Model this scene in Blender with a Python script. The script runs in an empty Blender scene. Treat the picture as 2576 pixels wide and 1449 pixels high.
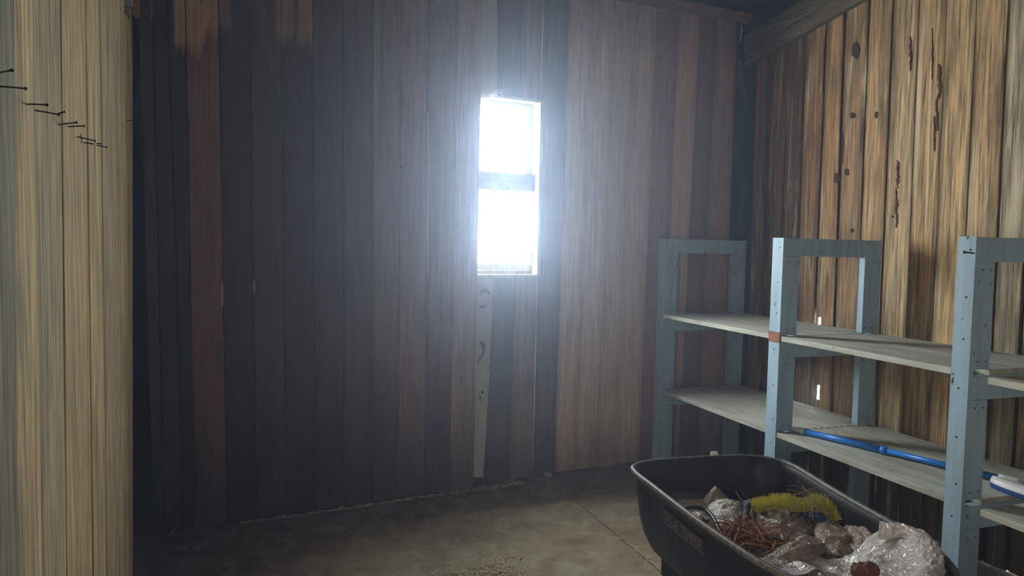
import bpy, bmesh, math, random
import numpy as np
from mathutils import Vector, Matrix
random.seed(7)
SC = bpy.context.scene
COL = SC.collection
# ------------------------------------------------------------------ camera
FPX, YAW, PIT, ROL = 1800.0, .3334, .0586, .0196
cy, sy = math.cos(YAW), math.sin(YAW)
FW = Vector((sy*math.cos(PIT), cy*math.cos(PIT), -math.sin(PIT)))
RT = Vector((cy, -sy, 0)); UP = RT.cross(FW)
RR = RT*math.cos(ROL)+UP*math.sin(ROL); UU = -RT*math.sin(ROL)+UP*math.cos(ROL)
EYE = Vector((0, 0, 1.5))
cd = bpy.data.cameras.new('camera'); cam = bpy.data.objects.new('camera', cd); COL.objects.link(cam)
cd.sensor_width = 36; cd.lens = FPX/2576*36; cd.clip_start = .02; cd.clip_end = 100
m = Matrix((RR, UU, -FW)).transposed().to_4x4(); m.translation = EYE
cam.matrix_world = m; SC.camera = cam
# ------------------------------------------------------------------ view, world, light
SC.view_settings.view_transform = 'Standard'; SC.view_settings.look = 'None'
SC.view_settings.exposure = 0.24; SC.view_settings.gamma = 1; SC.view_settings.use_curve_mapping = False
cyc = SC.cycles
cyc.use_denoising = True
cyc.adaptive_threshold = .05
cyc.max_bounces = 6; cyc.diffuse_bounces = 4; cyc.glossy_bounces = 3; cyc.transmission_bounces = 3
cyc.transparent_max_bounces = 8; cyc.volume_bounces = 0
cyc.sample_clamp_indirect = 4.0; cyc.caustics_reflective = False; cyc.caustics_refractive = False
W = bpy.data.worlds.new('world'); SC.world = W; W.use_nodes = True
SKY_BACK, SKY_FRONT = (64, 66, 65), (6.8, 6.0, 4.8)     # bright hazy sky behind the window, dimmer sky feeding the added doorway
nt = W.node_tree; nt.nodes.clear()
wo = nt.nodes.new('ShaderNodeOutputWorld'); bg = nt.nodes.new('ShaderNodeBackground')
tc = nt.nodes.new('ShaderNodeTexCoord'); sx = nt.nodes.new('ShaderNodeSeparateXYZ')
mr = nt.nodes.new('ShaderNodeMapRange'); mr.inputs[1].default_value = -.25; mr.inputs[2].default_value = .1
mx = nt.nodes.new('ShaderNodeMix'); mx.data_type = 'RGBA'
nt.links.new(tc.outputs['Generated'], sx.inputs[0]); nt.links.new(sx.outputs['Y'], mr.inputs[0])
nt.links.new(mr.outputs[0], mx.inputs[0]); mx.inputs[6].default_value = (*SKY_FRONT, 1); mx.inputs[7].default_value = (*SKY_BACK, 1)
nt.links.new(mx.outputs[2], bg.inputs[0]); nt.links.new(bg.outputs[0], wo.inputs[0])
W.cycles.sampling_method = 'MANUAL'; W.cycles.sample_map_resolution = 256

# back wall frame: origin, along (Tw), into the room (Nw)
Q = .1228
P0 = Vector((1.214, 4.164, 0)); Tw = Vector((math.cos(Q), math.sin(Q), 0)); Nw = Vector((math.sin(Q), -math.cos(Q), 0))
def bw(s, off, z): return P0+Tw*s+Nw*off+Vector((0, 0, z))
RX, LX = 3.33, -.5                    # right and left wall planes
def portal(name, loc, nrm, sx_, sz_):
    l = bpy.data.lights.new(name, 'AREA'); l.shape = 'RECTANGLE'; l.size = sx_; l.size_y = sz_
    l.cycles.is_portal = True; l.energy = 1
    o = bpy.data.objects.new(name, l); COL.objects.link(o); o.location = loc
    o.rotation_euler = Vector(nrm).to_track_quat('-Z', 'Z').to_euler(); return o
portal('window_daylight', bw(.195, -.17, 1.865), Nw, .52, 1.14)
ADDED_DOOR = (-.72, .42, 0.0, 2.05)         # unseen doorway added to the left partition for fill light (y0,y1,z0,z1)
portal('added_doorway_fill', (-.62, (ADDED_DOOR[0]+ADDED_DOOR[1])/2, (ADDED_DOOR[2]+ADDED_DOOR[3])/2), (1, 0, 0), ADDED_DOOR[1]-ADDED_DOOR[0], ADDED_DOOR[3]-ADDED_DOOR[2])

# ------------------------------------------------------------------ rays used to place things where the photo has them
def ray(x, y): return FW*FPX+RR*(x-1288)-UU*(y-724.5)
def on_z(x, y, z): d = ray(x, y); return EYE+d*((z-1.5)/d.z)
def on_x(x, y, X): d = ray(x, y); return EYE+d*(X/d.x)
def on_y(x, y, Y): d = ray(x, y); return EYE+d*(Y/d.y)
def on_w(x, y, off=0.0):
    d = ray(x, y); p = P0+Nw*off; return EYE+d*(((p-EYE).dot(Nw))/d.dot(Nw))
def sz(x, y, off=0.0):
    p = on_w(x, y, off); return (p-P0).dot(Tw), p.z

# ------------------------------------------------------------------ material helpers
def srgb(r, g, b):
    f = lambda c: (c/255/12.92) if c/255 <= .04045 else ((c/255+.055)/1.055)**2.4
    return (f(r), f(g), f(b))
class NT:
    def __init__(s, name):
        s.m = bpy.data.materials.new(name); s.m.use_nodes = True; s.t = s.m.node_tree; s.t.nodes.clear()
        s.out = s.n('ShaderNodeOutputMaterial'); s.b = s.n('ShaderNodeBsdfPrincipled'); s.l(s.b.outputs[0], s.out.inputs[0])
    def n(s, t, **k):
        x = s.t.nodes.new(t)
        for a, b in k.items(): setattr(x, a, b)
        return x
    def l(s, a, b): s.t.links.new(a, b)
    def val(s, sock, v):
        if hasattr(v, 'is_output') or isinstance(v, bpy.types.NodeSocket): s.l(v, sock)
        else: sock.default_value = v
    def math(s, op, a, b=0.0, c=0.0, clamp=False):
        x = s.n('ShaderNodeMath', operation=op, use_clamp=clamp)
        s.val(x.inputs[0], a); s.val(x.inputs[1], b)
        if op in ('MULTIPLY_ADD',): s.val(x.inputs[2], c)
        return x.outputs[0]
    def mix(s, f, a, b, mode='MIX'):
        x = s.n('ShaderNodeMix', data_type='RGBA', blend_type=mode)
        s.val(x.inputs[0], f)
        for i, v in ((6, a), (7, b)):
            if isinstance(v, (tuple, list)): v = (*v[:3], 1)
            s.val(x.inputs[i], v)
        return x.outputs[2]
    def rng(s, v, a, b, c=0.0, d=1.0):
        x = s.n('ShaderNodeMapRange'); s.val(x.inputs[0], v)
        for i, k in enumerate((a, b, c, d)): x.inputs[i+1].default_value = k
        return x.outputs[0]
    def coords(s, scale=(1, 1, 1), off=None):
        tc = s.n('ShaderNodeTexCoord'); mp = s.n('ShaderNodeMapping'); mp.inputs['Scale'].default_value = scale
        s.l(tc.outputs['Object'], mp.inputs[0]); v = mp.outputs[0]
        if off is not None:
            a = s.n('ShaderNodeVectorMath', operation='ADD'); s.l(v, a.inputs[0]); s.l(off, a.inputs[1]); v = a.outputs[0]
        return v
    def noise(s, vec, scale, detail=4, rough=.55, dist=0.0):
        x = s.n('ShaderNodeTexNoise'); s.l(vec, x.inputs['Vector']); x.inputs['Scale'].default_value = scale
        x.inputs['Detail'].default_value = detail; x.inputs['Roughness'].default_value = rough; x.inputs['Distortion'].default_value = dist
        return x.outputs['Fac']
    def bump(s, h, strength=.3, dist=.003):
        x = s.n('ShaderNodeBump'); x.inputs['Strength'].default_value = strength; x.inputs['Distance'].default_value = dist
        s.l(h, x.inputs['Height']); s.l(x.outputs[0], s.b.inputs['Normal'])
    def fin(s, color=None, rough=.7, spec=.3, metal=0.0):
        if color is not None:
            if isinstance(color, (tuple, list)): s.b.inputs['Base Color'].default_value = (*color[:3], 1)
            else: s.l(color, s.b.inputs['Base Color'])
        s.val(s.b.inputs['Roughness'], rough); s.b.inputs['Specular IOR Level'].default_value = spec
        s.b.inputs['Metallic'].default_value = metal
        return s.m

def wood_mat(name, tinted=True, base=(.2, .14, .09), mildew=.5, contrast=.6, pale=0.0, mcol=(.02, .02, .022), rough=.75, spec=.25, axis='z'):
    k = NT(name)
    at = k.n('ShaderNodeAttribute', attribute_name='pid'); off = k.n('ShaderNodeVectorMath', operation='SCALE')
    cb = k.n('ShaderNodeCombineXYZ'); k.l(at.outputs['Fac'], cb.inputs[0]); k.l(at.outputs['Fac'], cb.inputs[2]); cb.inputs[1].default_value = .37
    k.l(cb.outputs[0], off.inputs[0]); off.inputs['Scale'].default_value = 7.31
    o = off.outputs[0]
    def sc(c, a): return tuple(a if ax == axis else c for ax in 'xyz')
    g1 = k.noise(k.coords(sc(1, .035), o), 75, 4, .62, .3)
    g2 = k.noise(k.coords(sc(1, .02), o), 260, 2, .6)
    b1 = k.noise(k.coords(sc(1, .20), o), 9, 5, .65, .5)
    b2 = k.noise(k.coords(sc(1, .055), o), 24, 4, .65, .6)
    speck = k.noise(k.coords(sc(1, .35), o), 120, 2, .7)
    if tinted:
        tn = k.n('ShaderNodeAttribute', attribute_name='tint'); col = tn.outputs['Color']
    else: col = base
    f = k.math('ADD', k.rng(g1, .3, .72, 1-contrast*.7, 1+contrast*.55), k.rng(g2, .3, .7, -.10*contrast*2, .10*contrast*2))
    cbx = k.n('ShaderNodeCombineXYZ'); [k.l(f, cbx.inputs[i]) for i in range(3)]
    c = k.mix(1.0, col, cbx.outputs[0], 'MULTIPLY')
    grey = k.mix(k.math('MULTIPLY', k.rng(b2, .5, .68), .55*contrast, clamp=True), c, k.mix(.45, c, (.16, .165, .16)))
    if pale > 0:
        c2 = k.mix(k.math('MULTIPLY', k.rng(b2, .45, .30), pale, clamp=True), grey, (.66, .58, .42))
    else: c2 = grey
    mil = k.math('MULTIPLY', k.rng(b1, .56-.1*mildew, .74-.1*mildew), .9*mildew+.1, clamp=True)
    c3 = k.mix(mil, c2, k.mix(.25, mcol, c2))
    c4 = k.mix(k.math('MULTIPLY', k.rng(speck, .70, .76), .8, clamp=True), c3, (.015, .012, .01))
    h = k.math('ADD', g1, k.math('MULTIPLY', g2, .4))
    k.bump(h, .55, .0025)
    return k.fin(c4, rough, spec)
M = {}
M['back'] = wood_mat('dark_stained_boards', mildew=.22, contrast=.35, rough=.62, spec=.3)
M['side'] = wood_mat('weathered_pine_boards', mildew=.58, contrast=1.15, pale=.85, mcol=(.06, .045, .035))
M['left'] = wood_mat('grey_yellow_boards', mildew=.62, contrast=.85, pale=.55, mcol=(.14, .14, .12))
M['backing'] = NT('black_gap').fin((.004, .004, .004), .95, .05)
M['post'] = wood_mat('dark_corner_post', False, (.012, .014, .02), .3, .3)
M['beam'] = wood_mat('grey_beam_timber', False, (.13, .11, .085), .35, .7, .2, axis='y')
M['purlin'] = wood_mat('brown_purlin_timber', False, (.30, .15, .09), .3, .6, axis='x')
M['roof'] = wood_mat('dark_roof_boards', False, (.02, .016, .016), .4, .5, axis='y')

def paint_mat(name, base, dirt, axis='z', amt=.5, rough=.6):
    k = NT(name)
    def sc(c, a): return tuple(a if ax == axis else c for ax in 'xyz')
    n1 = k.noise(k.coords(sc(1, .15)), 22, 6, .65, .4); n2 = k.noise(k.coords(), 90, 4, .7); n3 = k.noise(k.coords(sc(1, .12)), 70, 4, .65)
    n4 = k.noise(k.coords(sc(1, .5)), 38, 2, .5)
    c = k.mix(k.math('MULTIPLY', k.rng(n1, .42, .72), amt, clamp=True), base, dirt)
    c = k.mix(k.math('MULTIPLY', k.rng(n2, .6, .72), .5, clamp=True), c, tuple(x*.35 for x in dirt))
    c = k.mix(k.math('MULTIPLY', k.rng(n4, .72, .76), .9, clamp=True), c, (.03, .025, .025))
    k.bump(k.math('ADD', n3, n2), .3, .0015)
    return k.fin(c, rough, .3)
M['blue'] = paint_mat('chalky_blue_paint', (.32, .47, .62), (.16, .20, .22))
M['shelf'] = paint_mat('dusty_shelf_paint', (.48, .51, .47), (.20, .17, .12), 'y', .75, .75)
M['white_strip'] = paint_mat('chalky_white_paint', (.55, .56, .52), (.38, .37, .33), 'z', .5)
M['window_paint'] = paint_mat('old_window_paint', (.62, .60, .50), (.30, .24, .15), 'z', .6)
M['sash_grey'] = paint_mat('pale_sash_paint', (.5, .56, .54), (.25, .26, .24), 'z', .4)
def simple(name, col, rough=.6, spec=.4, metal=0.0, var=.3, scale=40, bump=.2):
    k = NT(name); n = k.noise(k.coords(), scale, 5, .6)
    c = k.mix(k.rng(n, .3, .7), tuple(x*(1-var) for x in col), tuple(min(1, x*(1+var)) for x in col))
    k.bump(n, bump, .002)
    return k.fin(c, rough, spec, metal)
M['nail'] = simple('rusty_iron', (.018, .012, .010), .8, .3, .2, .5, 300)
M['rust'] = simple('rusty_plate', (.28, .12, .085), .8, .3, 0, .4, 120)
M['mesh_dark'] = simple('dark_meeting_rail', (.05, .04, .035), .7, .3, 0, .5, 90)
M['pole'] = simple('blue_pole_plastic', (.012, .17, .62), .35, .5, 0, .12, 30, .05)
M['navy'] = simple('navy_plastic', (.02, .05, .22), .4, .5, 0, .3, 60, .05)
M['white_pl'] = simple('white_plastic', (.62, .63, .70), .4, .5, 0, .06, 40, .05)
M['grey_pl'] = simple('grey_plastic', (.33, .30, .33), .5, .4, 0, .1, 40, .05)
M['handle_wood'] = wood_mat('weathered_handle', False, (.34, .27, .2), .3, .9, .4, axis='y')
M['steel'] = simple('black_steel', (.012, .012, .013), .5, .5, .3, .3, 60)
M['tire'] = simple('black_rubber', (.01, .01, .01), .85, .3, 0, .3, 60)
M['chain'] = simple('zinc_chain', (.45, .44, .42), .4, .5, .8, .2, 100, .05)
M['web'] = simple('cobweb_fibre', (.40, .36, .36), .9, .1, 0, .2, 200, 0)
M['whitebit'] = simple('pale_chip', (.62, .56, .42), .8, .2, 0, .3, 200)
M['straw'] = simple('dry_straw', (.50, .43, .29), .8, .2, 0, .45, 200)
M['leaf'] = simple('dry_leaf', (.33, .22, .12), .8, .2, 0, .35, 60)
M['twine'] = simple('orange_brown_twine', (.26, .095, .05), .8, .25, 0, .5, 60)
M['bristle'] = simple('yellow_bristles', (.62, .58, .07), .55, .4, 0, .3, 120, 0)
M['card'] = simple('brown_cardboard', (.17, .12, .095), .85, .2, 0, .25, 20)
M['cloth'] = simple('slate_cloth', (.06, .075, .11), .85, .2, 0, .35, 60)
M['strap'] = simple('black_strap', (.014, .014, .017), .5, .4, 0, .3, 60)
M['root'] = simple('grey_roots', (.27, .22, .14), .85, .2, 0, .4, 150)
# poly tray: black with chalky scuffs
k = NT('scuffed_black_poly'); n1 = k.noise(k.coords(), 14, 6, .65, .4); n2 = k.noise(k.coords((1, 1, .25)), 90, 5, .7)
c = k.mix(k.math('MULTIPLY', k.rng(n1, .45, .75), .5, clamp=True), (.006, .006, .007), (.020, .021, .026))
c = k.mix(k.math('MULTIPLY', k.rng(n2, .62, .75), .55, clamp=True), c, (.06, .06, .066))
k.bump(n2, .15, .001); M['tray'] = k.fin(c, k.rng(n1, .3, .7, .36, .55), .22)
k = NT('dusty_tray_rim'); n1 = k.noise(k.coords(), 60, 5, .65)
M['rim'] = k.fin(k.mix(k.rng(n1, .35, .65), (.03, .03, .033), (.16, .14, .125)), .55, .4)
# dirty plastic bag
def bag_mat(name, clean, dirty, amt, rough=.24, film=.0):
    k = NT(name); n1 = k.noise(k.coords(), 11, 5, .6, .6); n2 = k.noise(k.coords((1, 1, .6)), 22, 3, .55, 2.6); n3 = k.noise(k.coords(), 150, 2, .6)
    n4 = k.noise(k.coords(), 70, 3, .6, 1.5)
    c = k.mix(k.math('MULTIPLY', k.rng(n1, .38, .60), amt, clamp=True), clean, dirty)
    c = k.mix(k.math('MULTIPLY', k.rng(n3, .66, .74), .7, clamp=True), c, (.05, .035, .025))
    ridge = k.math('ABSOLUTE', k.math('SUBTRACT', n2, .5))
    k.bump(k.math('ADD', k.math('POWER', k.math('SUBTRACT', 1.0, k.math('MULTIPLY', ridge, 4.0)), 3.0), k.math('MULTIPLY', n4, .12)), .5, .006)
    k.fin(c, k.rng(n1, .35, .65, rough, rough+.2), .8)
    if film > 0:
        tr = k.n('ShaderNodeBsdfTransparent'); tr.inputs[0].default_value = (.95, .93, .9, 1); ms = k.n('ShaderNodeMixShader'); ms.inputs[0].default_value = film
        k.l(k.b.outputs[0], ms.inputs[1]); k.l(tr.outputs[0], ms.inputs[2]); k.l(ms.outputs[0], k.out.inputs[0])
    return k.m
M['bag'] = bag_mat('dusty_clear_plastic', (.48, .39, .33), (.22, .155, .11), .85, .12, .3)
M['bagwhite'] = bag_mat('white_plastic_film', (.70, .69, .74), (.36, .28, .21), .6, .13, .12)
M['bagbeige'] = bag_mat('beige_plastic_film', (.32, .235, .175), (.19, .135, .095), .8, .28, .15)
M['paper'] = bag_mat('torn_white_paper', (.42, .40, .35), (.22, .18, .13), .7, .5)
M['soil'] = bag_mat('dirty_plastic_litter', (.11, .085, .07), (.045, .033, .026), .8, .4)
# concrete
k = NT('stained_concrete'); a1 = k.noise(k.coords(), 1.7, 6, .6, .4); a2 = k.noise(k.coords(), 7, 6, .65, .6); a3 = k.noise(k.coords(), 60, 5, .7)
a4 = k.noise(k.coords((1, 2.2, 1)), 16, 4, .6, 1.2)
c = k.mix(k.rng(a1, .35, .65), (.18, .13, .08), (.25, .21, .14))
c = k.mix(k.math('MULTIPLY', k.rng(a2, .5, .72), .6, clamp=True), c, (.38, .38, .30))
c = k.mix(k.math('MULTIPLY', k.rng(a2, .47, .30), .55, clamp=True), c, (.06, .045, .03))
c = k.mix(k.math('MULTIPLY', k.rng(a4, .60, .72), .4, clamp=True), c, (.27, .26, .19))
c = k.mix(k.math('MULTIPLY', k.rng(a3, .62, .74), .6, clamp=True), c, (.05, .04, .03))
k.bump(a3, .35, .003); M['floor'] = k.fin(c, .8, .25)
# glass: clear dusty panes, see-through so daylight really passes
k = NT('dusty_pane'); tr = k.n('ShaderNodeBsdfTransparent'); tr.inputs[0].default_value = (.93, .95, .96, 1)
gl = k.n('ShaderNodeBsdfGlossy'); gl.inputs['Roughness'].default_value = .15
mxs = k.n('ShaderNodeMixShader'); mxs.inputs[0].default_value = .05
k.l(tr.outputs[0], mxs.inputs[1]); k.l(gl.outputs[0], mxs.inputs[2]); k.l(mxs.outputs[0], k.out.inputs[0]); M['glass'] = k.m

# ------------------------------------------------------------------ mesh helpers
def mesh_obj(name, verts, faces, mats, fm=None, parent=None, smooth=False):
    me = bpy.data.meshes.new(name); me.from_pydata([tuple(v) for v in verts], [], faces)
    for mt in (mats if isinstance(mats, list) else [mats]): me.materials.append(mt)
    if fm: me.polygons.foreach_set('material_index', fm)
    if smooth: me.polygons.foreach_set('use_smooth', [True]*len(me.polygons))
    me.update(); o = bpy.data.objects.new(name, me); COL.objects.link(o)
    if parent is not None:
        o.parent = parent; o.matrix_parent_inverse = Matrix.Translation(-parent.location)
    return o
class MB:
    def __init__(s): s.v = []; s.f = []; s.m = []
    def quadbox(s, P, mi=0):     # P: 8 corners (4 bottom ccw, 4 top)
        b = len(s.v); s.v += [Vector(p) for p in P]
        s.f += [[b+i for i in q] for q in ((3, 2, 1, 0), (4, 5, 6, 7), (0, 1, 5, 4), (1, 2, 6, 5), (2, 3, 7, 6), (3, 0, 4, 7))]; s.m += [mi]*6; return s
    def box(s, a, b, mi=0):
        x0, y0, z0 = a; x1, y1, z1 = b
        return s.quadbox([(x0, y0, z0), (x1, y0, z0), (x1, y1, z0), (x0, y1, z0), (x0, y0, z1), (x1, y0, z1), (x1, y1, z1), (x0, y1, z1)], mi)
    def wbox(s, s0, s1, o0, o1, z0, z1, mi=0):   # box in the back-wall frame
        return s.quadbox([bw(s0, o1, z0), bw(s1, o1, z0), bw(s1, o0, z0), bw(s0, o0, z0), bw(s0, o1, z1), bw(s1, o1, z1), bw(s1, o0, z1), bw(s0, o0, z1)], mi)
    def bar(s, a, b, w, h, up=(0, 0, 1), mi=0):
        a, b = Vector(a), Vector(b); d = (b-a).normalized(); u = Vector(up); r = d.cross(u).normalized(); u = r.cross(d)
        P = []
        for q in (a, b): P += [q-r*w/2-u*h/2, q+r*w/2-u*h/2, q+r*w/2+u*h/2, q-r*w/2+u*h/2]
        return s.quadbox(P, mi)
    def tube(s, pts, rad, n=8, mi=0, closed=False, cap=True):
        pts = [Vector(p) for p in pts]; N = len(pts); rads = rad if isinstance(rad, (list, tuple)) else [rad]*N
        b = len(s.v); prev = None
        for i, p in enumerate(pts):
            if closed: d = pts[(i+1) % N]-pts[i-1]
            else: d = pts[min(i+1, N-1)]-pts[max(i-1, 0)]
            d.normalize()
            if prev is None: u = d.orthogonal().normalized()
            else: u = (prev-d*prev.dot(d)).normalized()
            prev = u; w = d.cross(u)
            for j in range(n):
                t = 2*math.pi*j/n; s.v.append(p+(u*math.cos(t)+w*math.sin(t))*rads[i])
        R = N if closed else N-1
        for i in range(R):
            i2 = (i+1) % N
            for j in range(n):
                j2 = (j+1) % n; s.f.append([b+i*n+j, b+i*n+j2, b+i2*n+j2, b+i2*n+j]); s.m.append(mi)
        if cap and not closed:
            s.f.append([b+j for j in range(n)][::-1]); s.f.append([b+(N-1)*n+j for j in range(n)]); s.m += [mi, mi]
        return s
    def disc(s, c, nrm, r, h, n=10, mi=0):
        c = Vector(c); nrm = Vector(nrm).normalized(); return s.tube([c, c+nrm*h], r, n, mi)
    def build(s, name, mats, parent=None, smooth=False, bevel=0.0, local=None):
        o = mesh_obj(name, s.v, s.f, mats, s.m, parent, smooth)
        if bevel:
            b = o.modifiers.new('bevel', 'BEVEL'); b.width = bevel; b.segments = 2; b.limit_method = 'ANGLE'
        return o
def spline(pts, n=8, closed=False):
    P = [Vector(p) for p in pts]; N = len(P); out = []
    R = range(N) if closed else range(N-1)
    for i in R:
        g = (lambda k: P[k % N]) if closed else (lambda k: P[max(0, min(N-1, k))])
        a, b, c, d = g(i-1), g(i), g(i+1), g(i+2)
        for j in range(n):
            t = j/n; out.append(.5*((2*b)+(c-a)*t+(2*a-5*b+4*c-d)*t*t+(-a+3*b-3*c+d)*t**3))
    if not closed: out.append(P[-1])
    return out
def tag(o, label, cat, group=None, kind=None):
    if label: o['label'] = label
    if cat: o['category'] = cat
    if group: o['group'] = group
    if kind: o['kind'] = kind
    return o
def struct(o): o['kind'] = 'structure'; return o
def empty(name, loc):
    o = bpy.data.objects.new(name, None); COL.objects.link(o); o.location = loc; o.empty_display_size = .05; return o
def partlabel(o, l): o['label'] = l; return o

# ------------------------------------------------------------------ board walls
def boards(name, place, edges, z0, z1, tints, mat, thick=.02, gap=.004, jit=.004, parent=None, nz=40, ns=4, colfn=None, holes=(), seed=1, backing=True, ranges=None, wob=.0016, bm=(.3, .3)):
    """place(s,off,z)->point; edges: list of (s_at_zb, zb, s_at_zt, zt)"""
    rnd = random.Random(seed); V = []; F = []; FM = []; TC = []; PID = []
    def es(e, z): return e[0]+(e[2]-e[0])*(z-e[1])/(e[3]-e[1])
    wobs = [[rnd.uniform(-1, 1) for _ in range(nz+1)] for _ in edges]
    for w in wobs:
        for i in range(1, nz): w[i] = .5*w[i]+.5*w[i-1]
    for i in range(len(edges)-1):
        d = rnd.uniform(0, jit); tilt = rnd.uniform(-jit, jit)*.5; g = gap*rnd.uniform(.45, 1.3)
        za, zb = (z0, z1) if not ranges or ranges[i] is None else ranges[i]
        zb_ = zb; za_ = za+rnd.uniform(0, .012)
        zs = [za_+(zb_-za_)*k/nz for k in range(nz+1)]
        hs = [h for h in holes if h[0] == i]
        for h in hs: zs += [h[3], h[4]]
        zs = sorted(zs); NZ = len(zs)-1
        ss = [j/ns for j in range(ns+1)]
        for h in hs: ss += [h[1], h[2]]
        ss = sorted(set(ss)); NS = len(ss)-1
        b = len(V)
        for kz, z in enumerate(zs):
            ki = min(nz, max(0, int(round((z-za_)/(zb_-za_)*nz))))
            l = es(edges[i], z)+g/2+wobs[i][ki]*wob; r = es(edges[i+1], z)-g/2+wobs[i+1][ki]*wob
            for j in range(-1, NS+2):
                fr = ss[min(max(j, 0), NS)]; s_ = l+(r-l)*fr
                front = d+tilt*(fr-.5)*2
                off = front-thick if j in (-1, NS+1) else front-(.0015 if j in (0, NS) else 0)
                V.append(place(s_, off, z)); t = tints[i]
                if colfn: t = colfn(i, s_, z, fr, t)
                TC.append((*t, 1)); PID.append(i+seed*13.7)
        R = NS+3
        for kz in range(NZ):
            for j in range(R-1):
                zc = (zs[kz]+zs[kz+1])/2
                if 1 <= j <= NS:
                    fc = (ss[j-1]+ss[j])/2
                    if any(h[1] < fc < h[2] and h[3] < zc < h[4] for h in hs): continue
                a = b+kz*R+j; F.append([a, a+1, a+1+R, a+R]); FM.append(0)
    smin = min(min(e[0], e[2]) for e in edges); smax = max(max(e[0], e[2]) for e in edges)
    if backing:
        # dark sheathing behind the boards, with openings where a board has a hole
        hz = []
        for h in holes:
            zc = (h[3]+h[4])/2; l = es(edges[h[0]], zc); r = es(edges[h[0]+1], zc)
            hz.append((l+(r-l)*h[1]-.02, l+(r-l)*h[2]+.02, h[3]-.02, h[4]+.02))
        segs = [(z0, z1, None)]
        for (a, b_, c_, d_) in hz:
            new = []
            for (p, q, hh) in segs:
                if hh is None and p < c_ and q > d_: new += [(p, c_, None), (c_, d_, (a, b_)), (d_, q, None)]
                else: new.append((p, q, hh))
            segs = new
        def addq(s0_, s1_, p, q):
            b0 = len(V)
            for (s_, z) in ((s0_, p), (s1_, p), (s1_, q), (s0_, q)): V.append(place(s_, -thick-.004, z)); TC.append((0, 0, 0, 1)); PID.append(0)
            F.append([b0, b0+1, b0+2, b0+3]); FM.append(1)
        for (p, q, hh) in segs:
            if hh is None: addq(smin-bm[0], smax+bm[1], p, q)
            else: addq(smin-bm[0], hh[0], p, q); addq(hh[1], smax+bm[1], p, q)
    o = mesh_obj(name, V, F, [mat, M['backing']], FM, parent)
    me = o.data
    ca = me.attributes.new('tint', 'FLOAT_COLOR', 'POINT'); ca.data.foreach_set('color', np.array(TC, dtype=np.float32).ravel())
    pa = me.attributes.new('pid', 'FLOAT', 'POINT'); pa.data.foreach_set('value', np.array(PID, dtype=np.float32))
    return o
def edge_w(xt, yt, xb, yb, off): a = sz(xb, yb, off); b = sz(xt, yt, off); return (a[0], a[1], b[0], b[1])
ZT = 3.35
# left part of the back wall: boards nailed to the room side of the studs
LP = [(347, 378), (385, 408), (422, 455), (466.5, 486), (550, 568), (628, 643), (707, 717), (787, 791), (864, 865), (939, 937), (1011, 1001), (1077, 1070), (1151, 1132), (1213, 1193)]
eL = [edge_w(a, 35, b, 1090, 0) for a, b in LP]
tL = [(0.109, 0.071, 0.051), (0.066, 0.049, 0.039), (0.052, 0.04, 0.032), (0.393, 0.203, 0.134), (0.061, 0.048, 0.041), (0.143, 0.099, 0.073), (0.091, 0.071, 0.056), (0.121, 0.094, 0.08), (0.147, 0.107, 0.085), (0.271, 0.194, 0.153), (0.323, 0.217, 0.164), (0.265, 0.196, 0.157), (0.425, 0.306, 0.233), (0.82, 0.573, 0.339)]
def sm(a, b, x): t = max(0, min(1, (x-a)/(b-a))); return t*t*(3-2*t)
WARM_LIT = (.95, .60, .32)
def col_left(i, s_, z, fr, t):
    # warm light from the upper left painted onto some board tops
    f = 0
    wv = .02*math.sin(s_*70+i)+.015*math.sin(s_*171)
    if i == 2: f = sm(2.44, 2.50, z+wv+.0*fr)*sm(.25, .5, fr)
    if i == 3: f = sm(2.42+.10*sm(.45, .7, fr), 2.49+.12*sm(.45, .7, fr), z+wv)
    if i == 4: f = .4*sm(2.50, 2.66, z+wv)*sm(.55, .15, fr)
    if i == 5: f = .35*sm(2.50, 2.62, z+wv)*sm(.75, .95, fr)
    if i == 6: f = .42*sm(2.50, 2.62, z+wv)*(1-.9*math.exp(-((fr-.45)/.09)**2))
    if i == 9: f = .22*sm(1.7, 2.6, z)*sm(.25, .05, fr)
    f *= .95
    # shade towards the floor painted into the board tint
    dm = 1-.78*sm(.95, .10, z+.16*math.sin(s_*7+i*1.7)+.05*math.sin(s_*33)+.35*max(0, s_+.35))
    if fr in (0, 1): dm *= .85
    return tuple((t[k]*(1-f)+WARM_LIT[k]*f)*dm for k in range(3))
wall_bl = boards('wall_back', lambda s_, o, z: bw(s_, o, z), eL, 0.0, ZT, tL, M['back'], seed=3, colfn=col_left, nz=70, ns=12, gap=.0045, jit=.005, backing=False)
struct(wall_bl)
# right part: boards on the outer side of the studs, around the window
OR = -.06
RP = [(1250, 1216), (1313, 1289), (1370, 1345), (1430, 1403), (1487, 1455), (1543, 1508), (1595, 1558), (1649, 1615), (1706, 1668), (1758, 1716), (1803, 1762), (1853, 1822)]
eR = [edge_w(a, 100, b, 950, OR) for a, b in RP]
tR = [(0.157, 0.142, 0.126), (0.348, 0.275, 0.223), (0.182, 0.161, 0.145), (0.731, 0.55, 0.391), (0.731, 0.569, 0.409), (0.661, 0.512, 0.362), (0.679, 0.522, 0.372), (0.365, 0.218, 0.176), (0.731, 0.493, 0.372), (0.278, 0.18, 0.149), (0.504, 0.341, 0.27)]
WZ0, WZ1 = 1.312, 2.415
def placeR(s_, o, z): return bw(s_, OR+o, z)
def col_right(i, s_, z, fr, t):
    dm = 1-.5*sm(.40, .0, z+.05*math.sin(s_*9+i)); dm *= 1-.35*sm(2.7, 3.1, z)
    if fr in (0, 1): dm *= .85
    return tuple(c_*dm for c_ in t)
eA = [(-.42, 0, -.42, 1)]+[(-.21, 0, -.21, 1)]+eR
tA = [(.05, .04, .035)]*2+tR
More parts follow.
